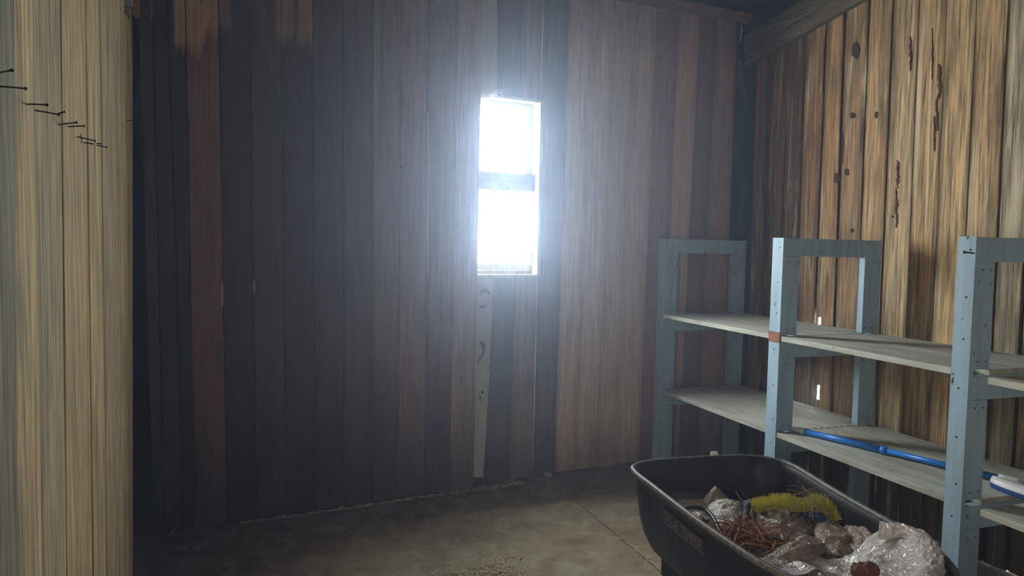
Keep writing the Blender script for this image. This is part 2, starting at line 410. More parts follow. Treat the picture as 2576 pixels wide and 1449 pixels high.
# column split: below the window, above the window, and full-height boards right of it
eBelow = eA[:5]
jambS = .447
def pinned(e): return e
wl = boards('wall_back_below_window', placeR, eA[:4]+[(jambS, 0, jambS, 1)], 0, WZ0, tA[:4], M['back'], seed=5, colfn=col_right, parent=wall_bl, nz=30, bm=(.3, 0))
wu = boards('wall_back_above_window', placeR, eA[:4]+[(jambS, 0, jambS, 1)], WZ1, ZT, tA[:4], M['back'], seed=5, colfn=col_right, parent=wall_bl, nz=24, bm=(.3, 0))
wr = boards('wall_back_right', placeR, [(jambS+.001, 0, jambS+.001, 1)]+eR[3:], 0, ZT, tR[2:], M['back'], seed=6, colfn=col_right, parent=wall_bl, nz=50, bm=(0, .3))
for o_, nm in ((wl, 'boards_below_window'), (wu, 'boards_above_window'), (wr, 'recessed_boards')): o_.name = nm
b = MB(); b.wbox(-4.2, -.42, -.13, -.09, 0, ZT); b.wbox(-.46, -.42, -.13, -.022, 0, ZT)
b.wbox(-4.2, 2.4, -.30, -.088, -.2, .06); b.wbox(-1.82, -.035, -.032, -.0265, 0, ZT)
sh = b.build('outer_sheathing', M['backing'], wall_bl)
# raised splinter between two boards left of the window, two pale slivers lower down, and a light slit painted as raw wood
def sliver(name, pts, off, mat, parent):
    L = [on_w(x-w/2, y, off) for x, y, w in pts]; R_ = [on_w(x+w/2, y, off) for x, y, w in pts]; n = len(pts)
    V = L+R_+[p-Nw*.006 for p in L]+[p-Nw*.006 for p in R_]; F = []
    for i in range(n-1):
        F += [[i, i+1, n+i+1, n+i], [2*n+i, 3*n+i, 3*n+i+1, 2*n+i+1], [i, 2*n+i, 2*n+i+1, i+1], [n+i, n+i+1, 3*n+i+1, 3*n+i]]
    return mesh_obj(name, V, F, mat, None, parent)
M['raw'] = wood_mat('raw_wood_and_light_slit', False, (.55, .38, .28), .1, .3)
sp = sliver('splintered_edge', [(1149, 398, 1), (1148.5, 450, 3), (1149, 500, 5), (1151, 555, 9), (1148.5, 580, 7), (1147, 600, 5), (1146.5, 650, 4), (1145, 700, 1)], .004, M['raw'], wall_bl)
partlabel(sp, 'pale raw splintered board edge')
for pts in ([(559, 707, 4), (559, 735, 6), (559, 770, 6)], [(640, 705, 4), (640, 722, 5), (641, 740, 4)], [(1077, 280, 2), (1077, 420, 5), (1076, 560, 5), (1076, 700, 1)]):
    sliver('sliver_or_light_slit', pts, .002, M['white_strip'] if pts[0][1] > 600 else M['raw'], wall_bl)
# white painted stud face that shows above and below the window
V = []; OS = -.024
def strip(name, pts):
    L = [on_w(a, y, OS) for a, b_, y in pts]; R_ = [on_w(b_, y, OS) for a, b_, y in pts]; n = len(pts)
    V = L+R_+[p-Nw*.034 for p in L]+[p-Nw*.034 for p in R_]; F = []
    for i in range(n-1):
        F += [[i, i+1, n+i+1, n+i], [2*n+i, 3*n+i, 3*n+i+1, 2*n+i+1], [i, 2*n+i, 2*n+i+1, i+1], [n+i, n+i+1, 3*n+i+1, 3*n+i]]
    F += [[0, n, 3*n, 2*n], [n-1, 3*n-1, 4*n-1, 2*n-1]][:0]
    return mesh_obj(name, V, F, M['white_strip'])
st = strip('trim_1', [(1195, 1252, -60), (1195, 1251, 0), (1195, 1250, 120), (1195, 1250, 246)]); struct(st); st['label'] = 'white painted stud above window'
st = strip('trim_2', [(1190, 1240, 695), (1188, 1237, 800), (1185, 1231, 950), (1180, 1222, 1100), (1178, 1215, 1201)]); struct(st); st['label'] = 'chipped white painted stud below window'
# dark flakes where the paint has come off
def flake(pts, par):
    c = [on_w(x, y, OS+.0012) for x, y in pts]; n = len(c); V = c+[p-Nw*.004 for p in c]
    return mesh_obj('bare_flake', V, [list(range(n))[::-1]]+[[i, (i+1) % n, n+(i+1) % n, n+i] for i in range(n)], M['mesh_dark'], None, par)
flake([(1208, 730), (1214, 728), (1222, 727), (1232, 732), (1234, 743), (1229, 741), (1222, 733), (1212, 737), (1207, 744)], st)
flake([(1207, 770), (1214, 771), (1222, 766), (1222, 769), (1213, 775), (1206, 774)], st)
flake([(1214, 858), (1221, 864), (1220, 880), (1217, 893), (1211, 903), (1206, 906), (1204, 917), (1202, 915), (1203, 905), (1211, 893), (1214, 880), (1211, 868), (1205, 866), (1207, 860)], st)
flake([(1211, 985), (1216, 982), (1217, 988), (1211, 990)], st); flake([(1206, 996), (1210, 997), (1210, 1004), (1207, 1005)], st)

# ------------------------------------------------------------------ window
win = empty('window_1', bw(.04, -.1, 1.3)); struct(win)
def wpart(name, boxes, mat, bevel=.0015):
    q = MB()
    for bx in boxes: q.wbox(*bx)
    return q.build(name, mat, win, bevel=bevel)
wpart('jamb', [(.427, jambS+.004, -.15, -.026, 1.314, 2.412)], M['window_paint'])
wpart('jamb', [(-.418, -.40, -.15, -.03, 1.314, 2.412)], M['window_paint'])
wpart('header', [(-.42, .4265, -.15, -.028, 2.398, 2.416)], M['window_paint'])
wpart('sill', [(-.42, .4265, -.17, -.022, 1.303, 1.322), (-.42, .4265, -.15, -.11, 1.322, 1.345)], M['window_paint'])
wpart('upper_sash', [(-.36, .376, -.128, -.104, 2.366, 2.397), (.376, .420, -.128, -.104, 1.957, 2.397), (-.39, -.36, -.128, -.104, 1.957, 2.397)], M['sash_grey'])
wpart('meeting_rail', [(-.39, .4262, -.118, -.082, 1.853, 1.956)], M['mesh_dark'])
wpart('lower_sash', [(-.36, .4262, -.11, -.085, 1.836, 1.852), (.412, .4262, -.128, -.10, 1.346, 1.836), (-.39, -.36, -.128, -.10, 1.346, 1.836), (-.36, .412, -.128, -.10, 1.346, 1.386)], M['window_paint'])
for z0_, z1_ in ((1.956, 2.367), (1.386, 1.837)):
    q = MB(); q.wbox(-.362, .40, -.117, -.114, z0_, z1_); q.build('pane', M['glass'], win)

# ------------------------------------------------------------------ right wall
RY = [(1897, 1876), (1931, 1908), (1978, 1953), (2021, 1996), (2070, 2043), (2117, 2093), (2177, 2150), (2237, 2208), (2301, 2273), (2370, 2339), (2445, 2412), (2524, 2490)]
eS = []
for a, b_ in RY:
    p = on_x(b_, 1000, RX); q = on_x(a, 300, RX); eS.append((-p.y, p.z, -q.y, q.z))
y_ = -eS[-1][0]
rnd = random.Random(21)
while y_ > -2.5:
    y_ -= rnd.uniform(.12, .165); eS.append((-y_, 0, -y_, 1))
tS = [(0.275, 0.15, 0.073), (0.22, 0.13, 0.069), (0.132, 0.08, 0.052), (0.275, 0.155, 0.082), (0.418, 0.25, 0.125), (0.33, 0.21, 0.116), (0.484, 0.31, 0.163), (0.506, 0.37, 0.215), (0.462, 0.31, 0.163), (0.528, 0.37, 0.198), (0.55, 0.37, 0.198), (0.418, 0.35, 0.249)]
while len(tS) < len(eS): tS.append(rnd.choice([(.34, .24, .15), (.28, .22, .15), (.36, .27, .17)]))
def zx(x, y): p = on_x(x, y, RX); return p.z
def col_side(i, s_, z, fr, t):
    dm = 1-.75*sm(.52, .30, z+.06*math.sin(s_*11+i*2)+.03*math.sin(s_*31))  # shade below the lower shelf painted into the board tint
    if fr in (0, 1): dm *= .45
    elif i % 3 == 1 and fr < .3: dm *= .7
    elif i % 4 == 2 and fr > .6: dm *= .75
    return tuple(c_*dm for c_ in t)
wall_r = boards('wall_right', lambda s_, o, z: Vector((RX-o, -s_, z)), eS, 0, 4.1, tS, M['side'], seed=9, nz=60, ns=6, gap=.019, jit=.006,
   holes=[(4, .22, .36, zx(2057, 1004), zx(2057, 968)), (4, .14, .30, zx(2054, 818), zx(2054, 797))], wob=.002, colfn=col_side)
struct(wall_r)
# ------------------------------------------------------------------ left plank partition
LYp = [(35, 45), (83, 108), (150, 166), (216, 235), (248, 267), (290, 308), (311, 324), (334, 335)]
eP = []
for a, b_ in LYp:
    p = on_x(b_, 1449, LX); q = on_x(a, 0, LX); eP.append((p.y, p.z, q.y, q.z))
y_ = eP[0][0]; pre = []
while y_ > ADDED_DOOR[1]+.3: y_ -= rnd.uniform(.17, .24); pre.append((y_, 0, y_, 1))
pre += [(v, 0, v, 1) for v in (ADDED_DOOR[1], .2, 0, -.2, -.45, ADDED_DOOR[0], -1.0, -1.3, -1.6, -1.9, -2.2, -2.5)]; pre.sort(key=lambda e: -e[0])
eP = pre[::-1]+eP; np_ = len(pre)
tP = [(.42, .38, .26)]*np_+[(.80, .64, .36), (.66, .55, .35), (.78, .61, .34), (.82, .64, .35), (.68, .55, .33), (.76, .58, .32), (.58, .42, .23)]
tP[np_-1] = (.34, .34, .25); tP = tP[:len(eP)-1]
rg = [((ADDED_DOOR[3], 4.1) if ADDED_DOOR[0]-.01 < eP[i][0] < ADDED_DOOR[1]-.01 else None) for i in range(len(eP)-1)]; rg[-1] = (0, on_x(325, 52, LX).z)
wall_l = boards('wall_left', lambda s_, o, z: Vector((LX+o, s_, z)), eP, 0, 4.1, tP, M['left'], seed=14, nz=50, ns=5, gap=.007, jit=.006, ranges=rg, wob=.0018, backing=False)
struct(wall_l)
YE = eP[-1][0]
b = MB(); b.box((-.60, -2.5, 0), (-.526, ADDED_DOOR[0], 4.1)); b.box((-.60, ADDED_DOOR[0], ADDED_DOOR[3]), (-.526, ADDED_DOOR[1], 4.1)); b.box((-.60, ADDED_DOOR[1], 0), (-.526, YE-.012, 4.1)); b.build('partition_core', M['post'], wall_l)
b = MB(); b.box((-.545, YE-.10, 0), (-.5265, YE-.003, 4.1)); b.build('end_stud', M['raw'], wall_l)
b = MB(); p = on_y(334, 37, 3.36); p2 = on_y(347.5, 37, 3.36); b.box((p.x, 3.36, p.z), (p2.x, 3.40, 4.0)); b.build('batten', M['raw'], wall_l)
p = on_y(313, 18, 3.22); p2 = on_y(328.5, 57, 3.22); b = MB(); b.box((p.x-.02, 3.22, p2.z), (p2.x, 3.25, p.z)); b.build('batten', M['raw'], wall_l)
p = on_y(309, 0, 3.20); p2 = on_y(333, 17, 3.20); b = MB(); b.box((p.x-.02, 3.17, p2.z), (p2.x, 3.21, 4.0)); b.build('batten', M['sash_grey'], wall_l)
M['knot'] = wood_mat('dark_knot', False, (.05, .03, .022), .3, .4); M['rot'] = wood_mat('rotten_grain', False, (.085, .045, .035), .6, .6)
def spot(fn, nrm, pts, mat, par, name, th=.0015):
    c = [fn(x, y)+nrm*th for x, y in pts]; n = len(c); V = c+[p-nrm*(th+.004) for p in c]
    return mesh_obj(name, V, [list(range(n))]+[[i, n+i, n+(i+1) % n, (i+1) % n] for i in range(n)], mat, None, par)
kr = random.Random(12)
def ell(x, y, w, h, n=14, j=.18): return [(x+w*math.cos(t)*(1+kr.uniform(-j, j)), y+h*math.sin(t)*(1+kr.uniform(-j, j))) for t in [6.283*i/n for i in range(n)]]
def streak(x, y0, y1, w, n=16):
    L = []; Rr = []
    for i in range(n+1):
        t = i/n; ww = w*(.25+.75*math.sin(math.pi*t))*kr.uniform(.3, 1.2); cx = x+kr.uniform(-.4, .4)*w*.6; y = y0+(y1-y0)*t+kr.uniform(-3, 3)
        L.append((cx-ww/2, y)); Rr.append((cx+ww/2, y))
    return L+Rr[::-1]
fx = lambda x, y: on_x(x, y, RX-.0035); nx_ = Vector((-1, 0, 0))
for x, y, w, h in ((2105, 447, 9, 13), (2145, 291, 7, 8), (2206, 289, 7, 9), (2130, 433, 6, 9), (2152, 128, 10, 20), (2143, 580, 4, 5), (2245, 545, 3, 3)): spot(fx, nx_, ell(x, y, w, h), M['knot'], wall_r, 'knot')
for x, a_, b_, w in ((2362, 160, 250, 9), (2356, 240, 330, 8), (2350, 290, 380, 4), (2460, 95, 210, 10), (2455, 205, 310, 8), (2452, 420, 500, 7), (2258, 400, 470, 8), (2255, 470, 575, 7), (2290, 90, 180, 6), (2478, 230, 300, 5), (2345, 70, 200, 4), (2120, 330, 410, 4)): spot(fx, nx_, streak(x, a_, b_, w), M['rot'], wall_r, 'rotten_streak')
fw_ = lambda x, y: on_w(x, y, -.001); fr_ = lambda x, y: on_w(x, y, OR-.001)
for x, y, w, h in ((597, 1075, 13, 16), (540, 395, 4, 5), (1092, 876, 4, 9)): spot(fw_, Nw, ell(x, y, w, h), M['knot'], wall_bl, 'knot')
for x, a_, b_, w in ((1028, 1060, 1130, 14), (900, 760, 830, 18), (912, 1100, 1180, 26), (700, 1060, 1110, 8), (455, 430, 520, 16), (560, 720, 790, 5)): spot(fw_, Nw, streak(x, a_, b_, w), M['knot'], wall_bl, 'dark_streak')
for x, y, w, h in ((1581, 707, 4, 10), (1597, 918, 5, 6), (1784, 226, 5, 5)): spot(fr_, Nw, ell(x, y, w, h), M['knot'], wall_bl, 'knot')
for x, a_, b_, w in ((1532, 850, 900, 10), (1320, 930, 990, 8), (1342, 790, 850, 5), (1790, 470, 560, 8)): spot(fr_, Nw, streak(x, a_, b_, w), M['rot'], wall_bl, 'rotten_streak')
# closing walls of the dark passage, the wall behind the viewer
q = MB(); q.box((-2.0, 2.6, 0), (-1.95, 4.1, 4.1)); q.box((-2.0, 2.55, 0), (-.60, 2.6, 4.1)); struct(q.build('wall_passage', M['post']))
q = MB(); q.box((LX-.1, -2.55, 0), (RX+.1, -2.5, 4.2))
struct(q.build('wall_front', M['post']))
# ------------------------------------------------------------------ floor: two slabs with a joint between
JX = 1.7445; q = MB()
q.box((-2.1, -2.6, -.1), (JX-.004, 4.6, 0)); q.box((JX+.004, -2.6, -.1), (3.5, 4.6, -.002)); q.box((JX-.01, -2.6, -.1), (JX+.01, 4.6, -.012))
struct(q.build('floor', M['floor'], bevel=.004))
# ------------------------------------------------------------------ roof
SL = .133
q = MB(); zc = 3.19
q.quadbox([(-2.1, -2.7, zc+SL*7.1), (3.5, -2.7, zc+SL*7.1), (3.5, 4.7, zc-SL*.3), (-2.1, 4.7, zc-SL*.3), (-2.1, -2.7, zc+.05+SL*7.1), (3.5, -2.7, zc+.05+SL*7.1), (3.5, 4.7, zc+.05-SL*.3), (-2.1, 4.7, zc+.05-SL*.3)])
roof = struct(q.build('ceiling', M['roof']))
# purlin along the top of the back wall
q = MB(); q.bar(bw(.55, -.013, 3.148), bw(2.13, -.013, 3.17), .088, .045)
pur = tag(q.build('wall_plate', M['purlin'], bevel=.003), 'brown rough timber plate along the top of the back wall, right of the window', 'beam')
# sloping double beam on the right wall
q = MB()
def bm_(z0_, z1_, x0_, x1_, mat, name, par):
    ya, yb = 4.44, -2.45; P = []
    for z_ in (z0_, z1_):
        za, zb = z_+SL*(4.368-ya), z_+SL*(4.368-yb)
        P += [(x0_, ya, za), (x1_, ya, za), (x1_, yb, zb), (x0_, yb, zb)]
    q = MB(); q.quadbox([P[0], P[3], P[2], P[1], P[4], P[7], P[6], P[5]]); o = q.build(name, mat, par, bevel=.004); return o
bmr = empty('sloping_beam', (3.30, 4.4, 2.84)); tag(bmr, 'grey double timber beam sloping up along the top of the right board wall', 'beam')
bm_(2.837, 2.935, 3.283, RX-.004, M['beam'], 'lower_timber', bmr); bm_(2.938, 3.055, 3.276, RX-.004, M['beam'], 'upper_timber', bmr); bm_(3.057, 3.184, 3.30, RX-.004, M['roof'], 'blocking', bmr)
# dark corner post
q = MB(); q.quadbox([bw(2.03, -.085, 0), bw(2.16, -.085, 0), bw(2.16, -.15, 0), bw(2.03, -.15, 0), bw(2.03, -.085, 3.3), bw(2.16, -.085, 3.3), bw(2.16, -.15, 3.3), bw(2.03, -.15, 3.3)])
q.box((3.336, 4.33, 0), (3.42, 4.60, 3.3))
cp = q.build('corner_post', M['post']); tag(cp, 'black corner post in the gap between the back wall and the right wall', 'post')

# ------------------------------------------------------------------ shelving unit
unit = empty('shelving_unit', (2.84, 2.6, 0)); tag(unit, 'pale blue painted wooden shelving unit with two long shelves along the right wall', 'shelf')
SX0, SX1 = 2.515, 3.165
def stand(yn, yf, first=False):
    """yn: face toward the viewer, yf: face toward the back wall"""
    def P(name, boxes):
        q = MB()
        for a, b_ in boxes: q.box(a, b_)
        return q.build(name, M['blue'], unit, bevel=.0022)
    P('post', [((SX1-.021, yn, 0), (SX1, yf, 1.57))])
    y2 = yn+.040
    def rail(z0_, z1_): P('rail', [((SX0+.0215, yn+.001, z0_), (SX1-.0215, y2, z1_))])
    rail(1.475, 1.568); rail(.948, 1.040); rail(.442, .534)
    for xa, xb in ((SX0+.0215, SX0+.105), (SX1-.110, SX1-.0215)):
        for z0_, z1_ in ((1.066, 1.474), (.560, .947), (0, .441)):
            q = MB(); q.box((xa, yn+.001, z0_), (xb, y2, z1_))
            for zz in (z0_+.03, z1_-.03):
                for xx in (xa+.02, xb-.02):
                    if zz > .1: q.disc((xx, yn+.0012, zz), (0, -1, 0), .0035, .0016, 8, 1)
            q.build('filler_block', [M['blue'], M['nail']], unit)
    q = MB(); q.box((SX0, yn, 0), (SX0+.021, yf, 1.57))
    for zz in (1.52, 1.34, 1.18, .99, .80, .62, .49, .3): q.disc((SX0+.0002, yn+.03+.01*math.sin(zz*40), zz), (-1, 0, 0), .004, .0012, 8, 1)
    q.build('post', [M['blue'], M['nail']], unit)
ST = [(3.022, 3.103), (1.968, 2.042)]
S1 = (4.178, 4.252)
for a, b_ in [S1]+ST: stand(a, b_)
def shelf(y0, y1, z, th=.026):
    # two long boards side by side
    for k, (xa, xb) in enumerate(((SX0+.004, SX0+.33), (SX0+.333, SX1-.004))):
        q = MB(); n = 20; b0 = 0
        q.box((xa, y0, z-th), (xb, y1, z)); o = q.build('shelf_board', M['shelf'], unit, bevel=.002)
shz = (1.065, .560)
for z in shz:
    shelf(3.106, 4.174, z); shelf(2.046, 3.018, z-.003 if z > 1 else z-.002)
    # board ends running over the rails between the posts
    for yn, yf in ST:
        q = MB(); q.box((SX0+.107, yn+.0, z-.024), (SX1-.112, yf+.004, z-.001))
        if z < 1 and yn > 3:
            for i in range(9): q.disc((SX0+.13+.045*i, yn+.012, z-.0012), (0, 0, 1), .005, .0018, 7, 1)
        q.build('shelf_board', [M['shelf'], M['nail']], unit)
shelf(.86, 1.895, 1.052); shelf(.86, 1.895, .556)
stand(.86, .935)
# rusty plate wrapped on the middle front post
pz = on_x(1956, 835, SX0).z; pz2 = on_x(1956, 862, SX0).z
q = MB(); q.box((SX0-.003, 3.018, pz2), (SX0-.0003, 3.106, pz)); q.box((SX0-.003, 3.0185, pz2), (SX0+.004, 3.0215, pz))
for zz, yy in ((pz-.008, 3.03), (pz-.01, 3.09), (pz2+.01, 3.035), (pz2+.01, 3.09)): q.disc((SX0-.003, yy, zz), (-1, 0, 0), .004, .002, 8)
partlabel(q.build('strap_plate', M['rust'], unit, bevel=.001), 'small rusty metal plate')

# ------------------------------------------------------------------ nails in walls and post
def nail(px0, py0, px1, py1, X=LX, reach=.055, label='', grp=None, r=.0018):
    a = on_x(px0, py0, X); b_ = on_x(px1, py1, X+reach)
    d = (b_-a).normalized(); q = MB(); q.tube([a-d*.012, a, a+(b_-a)*.5+Vector((0, 0, .0006)), b_], r, 7); q.disc(b_-d*.0015, d, r*1.9, .002, 9)
    o = q.build('nail', M['nail']); tag(o, label, 'nail', grp)
G = 'rusty nails sticking out of the left plank partition'
NL = [((-22, 188, 30, 177), .06, 'bent rusty nail at the very edge of the partition, uppermost of all the nails'),
 ((-12, 217, 65, 223), .06, 'longest rusty nail on the left partition, lying across the widest dark crack'),
 ((66, 262, 118, 264), .05, 'straight level rusty nail, first one just right of the widest dark crack'),
 ((90, 278, 149, 289), .05, 'rusty nail drooping slightly with a thick head, touching the bent nail tip'),
 ((139, 289, 163, 281), .02, 'short rusty nail tilted upward, just beyond the thick headed nail'),
 ((147, 314, 193, 308), .045, 'thin rusty nail tilted upward, above a level nail in mid row'),
 ((168, 319, 212, 317), .045, 'thin level rusty nail just below the upward tilted nail in mid row'),
 ((193, 344, 240, 355), .045, 'rusty nail sloping down with a tiny twig crossing it'),
 ((212, 359, 232, 362), .022, 'short stubby rusty nail directly under the sloping nail'),
 ((240, 361, 254, 362), .016, 'tiny level rusty nail tip near the far end of the row'),
 ((240, 365, 269, 371), .03, 'lowest rusty nail of the row, farthest right in it'),
 ((318, 304, 334, 303), .02, 'lone rusty nail at the far edge of the left partition')]
for p, rc, lb in NL: nail(*p, reach=rc, label=lb, grp=G)
q = MB(); a = on_x(202, 338, LX+.02); b_ = on_x(204, 360, LX+.02); q.tube([a, (a+b_)/2+Vector((.002, 0, 0)), b_], .0012, 5)
tag(q.build('twig', M['nail']), 'tiny dark twig caught upright on the sloping nail', 'twig')
# nail through the near front post
a = on_x(2450, 637, SX0+.01); a.y = 1.99; q = MB(); q.tube([Vector((SX0+.01, 1.975, a.z)), Vector((SX0-.035, 1.985, a.z+.003))], .003, 7); q.disc(Vector((SX0-.035, 1.985, a.z+.003)), (-1, 0, 0), .006, .002, 9)
tag(q.build('nail', M['nail']), 'rusty nail driven sideways into the top of the nearest blue shelf post', 'nail')
# nail heads in the recessed boards
q = MB(); qr = random.Random(4)
for row in (((1430, 958), (1660, 948)), ((1430, 716), (1700, 712)), ((1480, 466), (1830, 470)), ((1540, 228), (1830, 242))):
    (xa, ya), (xb, yb) = row; n = 12
    for i in range(n):
        x = xa+(xb-xa)*(i+qr.uniform(-.3, .3))/(n-1); y = ya+(yb-ya)*i/(n-1)+qr.uniform(-4, 4)
        if x < xb: q.disc(on_w(x, y, OR-.004), Nw, qr.uniform(.003, .0055), .0052, 8)
q.build('nail_head', M['nail'], wall_bl)['kind'] = 'stuff'
q = MB()
for i in range(46):
    x = qr.uniform(360, 1190); y = qr.choice([250, 420, 700, 880, 1120])+qr.uniform(-14, 14)
    q.disc(on_w(x, y, -.004), Nw, qr.uniform(.003, .005), .0052, 8)
q.build('nail_head', M['nail'], wall_bl)['kind'] = 'stuff'
q = MB()
for i in range(70):
    s_ = qr.uniform(.9, 4.3); z_ = qr.choice([.75, 1.62, 2.35])+qr.uniform(-.03, .03)
    q.disc((RX+.006, s_, z_), (-1, 0, 0), qr.uniform(.003, .005), .0068, 8)
q.build('nail_head', M['nail'], wall_r)['kind'] = 'stuff'

# ------------------------------------------------------------------ wheelbarrow
wb = empty('wheelbarrow', (1.66, 1.9, 0)); tag(wb, 'black plastic wheelbarrow full of litter standing in front of the blue shelves', 'wheelbarrow')
RIM = [(1.345, 2.384), (1.385, 2.455), (1.489, 2.488), (1.70, 2.475), (1.885, 2.445), (1.965, 2.385), (1.995, 2.28), (1.93, 1.98), (1.862, 1.62), (1.79, 1.43), (1.66, 1.31), (1.52, 1.28), (1.38, 1.345), (1.30, 1.53), (1.292, 1.75), (1.305, 1.98), (1.328, 2.22)]
ZR = .645
rim = spline([(x, y, ZR) for x, y in RIM], 6, True); NR = len(rim); CT = Vector((1.645, 1.93, 0))
def ring(f_, z, yo=0):
    out = []
    for p in rim:
        d = Vector((p.x, p.y, 0))-CT
        nose = max(0, -d.y-.25)/.4
        out.append(Vector((CT.x+d.x*f_, CT.y+d.y*(f_-.10*nose*(ZR-z)/.3), z)))
    return out
lev = [(1.012, ZR+.001), (1.0, ZR), (.985, .60), (.97, .53), (.95, .47), (.915, .41), (.86, .365), (.76, .335), (.6, .325), (.3, .322), (.01, .322)]
V = []; F = []
for f_, z in lev: V += ring(f_, z)
for i in range(len(lev)-1):
    for j in range(NR):
        j2 = (j+1) % NR; F.append([i*NR+j, (i+1)*NR+j, (i+1)*NR+j2, i*NR+j2])
tray = mesh_obj('tray', V, F, M['tray'], None, wb, True)
sd = tray.modifiers.new('s', 'SOLIDIFY'); sd.thickness = .005; sd.offset = 1
q = MB(); q.tube([Vector((p.x+(p.x-CT.x)*.012, p.y+(p.y-CT.y)*.012, ZR-.002)) for p in rim], .0105, 10, closed=True)
partlabel(q.build('rim', M['rim'], wb, smooth=True), 'rolled dusty rim')
# decal with lettering on the left flank
def flank(x, y):
    d = ray(x, y); best = None
    X = 1.305
    return EYE+d*(X/d.x)
dp = [flank(1654, 1275), flank(1724, 1342), flank(1724, 1362), flank(1658, 1290)]
da, db = Vector((1.300, 2.10, .585)), Vector((1.282, 1.78, .585))
q = MB()
u = (db-da).normalized(); up_ = Vector((.10, 0, 1)).normalized()*1.0; nrm = Vector((-1, -.05, .08)).normalized()
def flank_pt(y, z):      # point on the tray's outer left flank
    lo = None
    f_ = np.interp(z, [l[1] for l in lev[1:8]][::-1], [l[0] for l in lev[1:8]][::-1])
    bestx = None
    for i in range(NR):
        a_, b2 = rim[i], rim[(i+1) % NR]
        ya_, yb_ = CT.y+(a_.y-CT.y)*f_, CT.y+(b2.y-CT.y)*f_
        if (ya_-y)*(yb_-y) <= 0 and a_.x < CT.x and abs(ya_-yb_) > 1e-9:
            t = (y-ya_)/(yb_-ya_); bestx = CT.x+(a_.x+(b2.x-a_.x)*t-CT.x)*f_
    return Vector((bestx-.0075, y, z))
nn = 14; V = []; F = []
DY0, DY1, DZ0, DZ1 = 2.16, 1.86, .548, .592
for i in range(nn+1):
    y = DY0+(DY1-DY0)*i/nn
    V += [flank_pt(y, DZ0), flank_pt(y, DZ1), flank_pt(y, DZ1)+Vector((.0012, 0, 0)), flank_pt(y, DZ0)+Vector((.0012, 0, 0))]
for i in range(nn):
    for j in range(4): F.append([i*4+j, i*4+(j+1) % 4, i*4+4+(j+1) % 4, i*4+4+j])
M['decal'] = simple('faded_decal', (.018, .014, .015), .6, .3, 0, .4, 80)
dec = mesh_obj('decal', V, F, M['decal'], None, wb); partlabel(dec, 'faded lettered sticker')
q = MB()
for zz in (DZ0, DZ1):
    q.tube([flank_pt(DY0+(DY1-DY0)*i/12, zz)+Vector((-.0006, 0, 0)) for i in range(13)], .0011, 5)
M['decal_red'] = simple('faded_red_print', (.17, .085, .08), .6, .3, 0, .3, 90); M['decal_grey'] = simple('faded_grey_print', (.17, .155, .15), .6, .3, 0, .3, 90)
q.build('sticker_border', M['decal_red'], dec)
def text(body, ya, yb, z0_, z1_, mat):
    cu = bpy.data.curves.new('lettering', 'FONT'); cu.body = body; cu.size = 1; cu.extrude = .0
    to = bpy.data.objects.new('tmp', cu); COL.objects.link(to); bpy.context.view_layer.update()
    me = bpy.data.meshes.new_from_object(to.evaluated_get(bpy.context.evaluated_depsgraph_get())); bpy.data.objects.remove(to)
    xs = [v.co.x for v in me.vertices]; ys = [v.co.y for v in me.vertices]
    x0, x1, y0, y1 = min(xs), max(xs), min(ys), max(ys)
    for v in me.vertices:
        y = ya+(yb-ya)*(v.co.x-x0)/(x1-x0); z = z0_+(z1_-z0_)*(v.co.y-y0)/(y1-y0); v.co = flank_pt(y, z)+Vector((-.0008, 0, 0))
    me.materials.append(mat); o = bpy.data.objects.new('lettering', me); COL.objects.link(o); o.parent = dec; return o
text('TRUE', 2.15, 2.03, .554, .586, M['decal_grey']); text('TEMPER', 2.015, 1.875, .554, .586, M['decal_grey'])
# handles, legs, braces, wheel
for sgn, (xa, xb) in enumerate(((1.40, 1.50), (2.087, 1.80))):
    far = Vector((2.075, 2.93, .503)) if sgn else Vector((1.54, 2.46, .30))
    q = MB(); q.bar(Vector((1.645+(-.08 if not sgn else .08), 1.15, .235)), Vector((xb, 2.30, .285)), .038, .045); q.bar(Vector((xb, 2.29, .285)), far, .036, .042)
    q.build('handle', M['handle_wood'], wb, bevel=.006)
for X, XO in ((1.47, 1.43), (1.80, 1.84)):
    q = MB(); q.tube(spline([(X, 2.28, .28), (XO, 2.26, .15), (XO, 2.22, .018), (XO, 2.05, .018), (XO, 1.95, .12), (X, 1.85, .27)], 5), .014, 8); q.build('leg', M['steel'], wb, smooth=True)
q = MB(); q.box((1.425, 2.16, .262), (1.46, 2.32, .335)); q.box((1.81, 2.16, .262), (1.85, 2.32, .335)); q.box((1.42, 2.17, .10), (1.85, 2.19, .135)); q.build('brace', M['steel'], wb, bevel=.003)
q = MB(); q.box((1.50, 1.30, .265), (1.76, 2.20, .322)); q.build('riser', M['steel'], wb, bevel=.003)
wc = Vector((1.62, 1.12, .185)); q = MB(); q.tube([wc+Vector((0, math.cos(t)*.145, math.sin(t)*.145)) for t in [i*math.pi/16 for i in range(32)]], .042, 12, closed=True)
tire = q.build('tire', M['tire'], wb, smooth=True)
q = MB(); q.disc(wc-Vector((.03, 0, 0)), (1, 0, 0), .105, .06, 24); q.disc(wc-Vector((.16, 0, 0)), (1, 0, 0), .010, .33, 10); q.build('hub', M['steel'], wb)

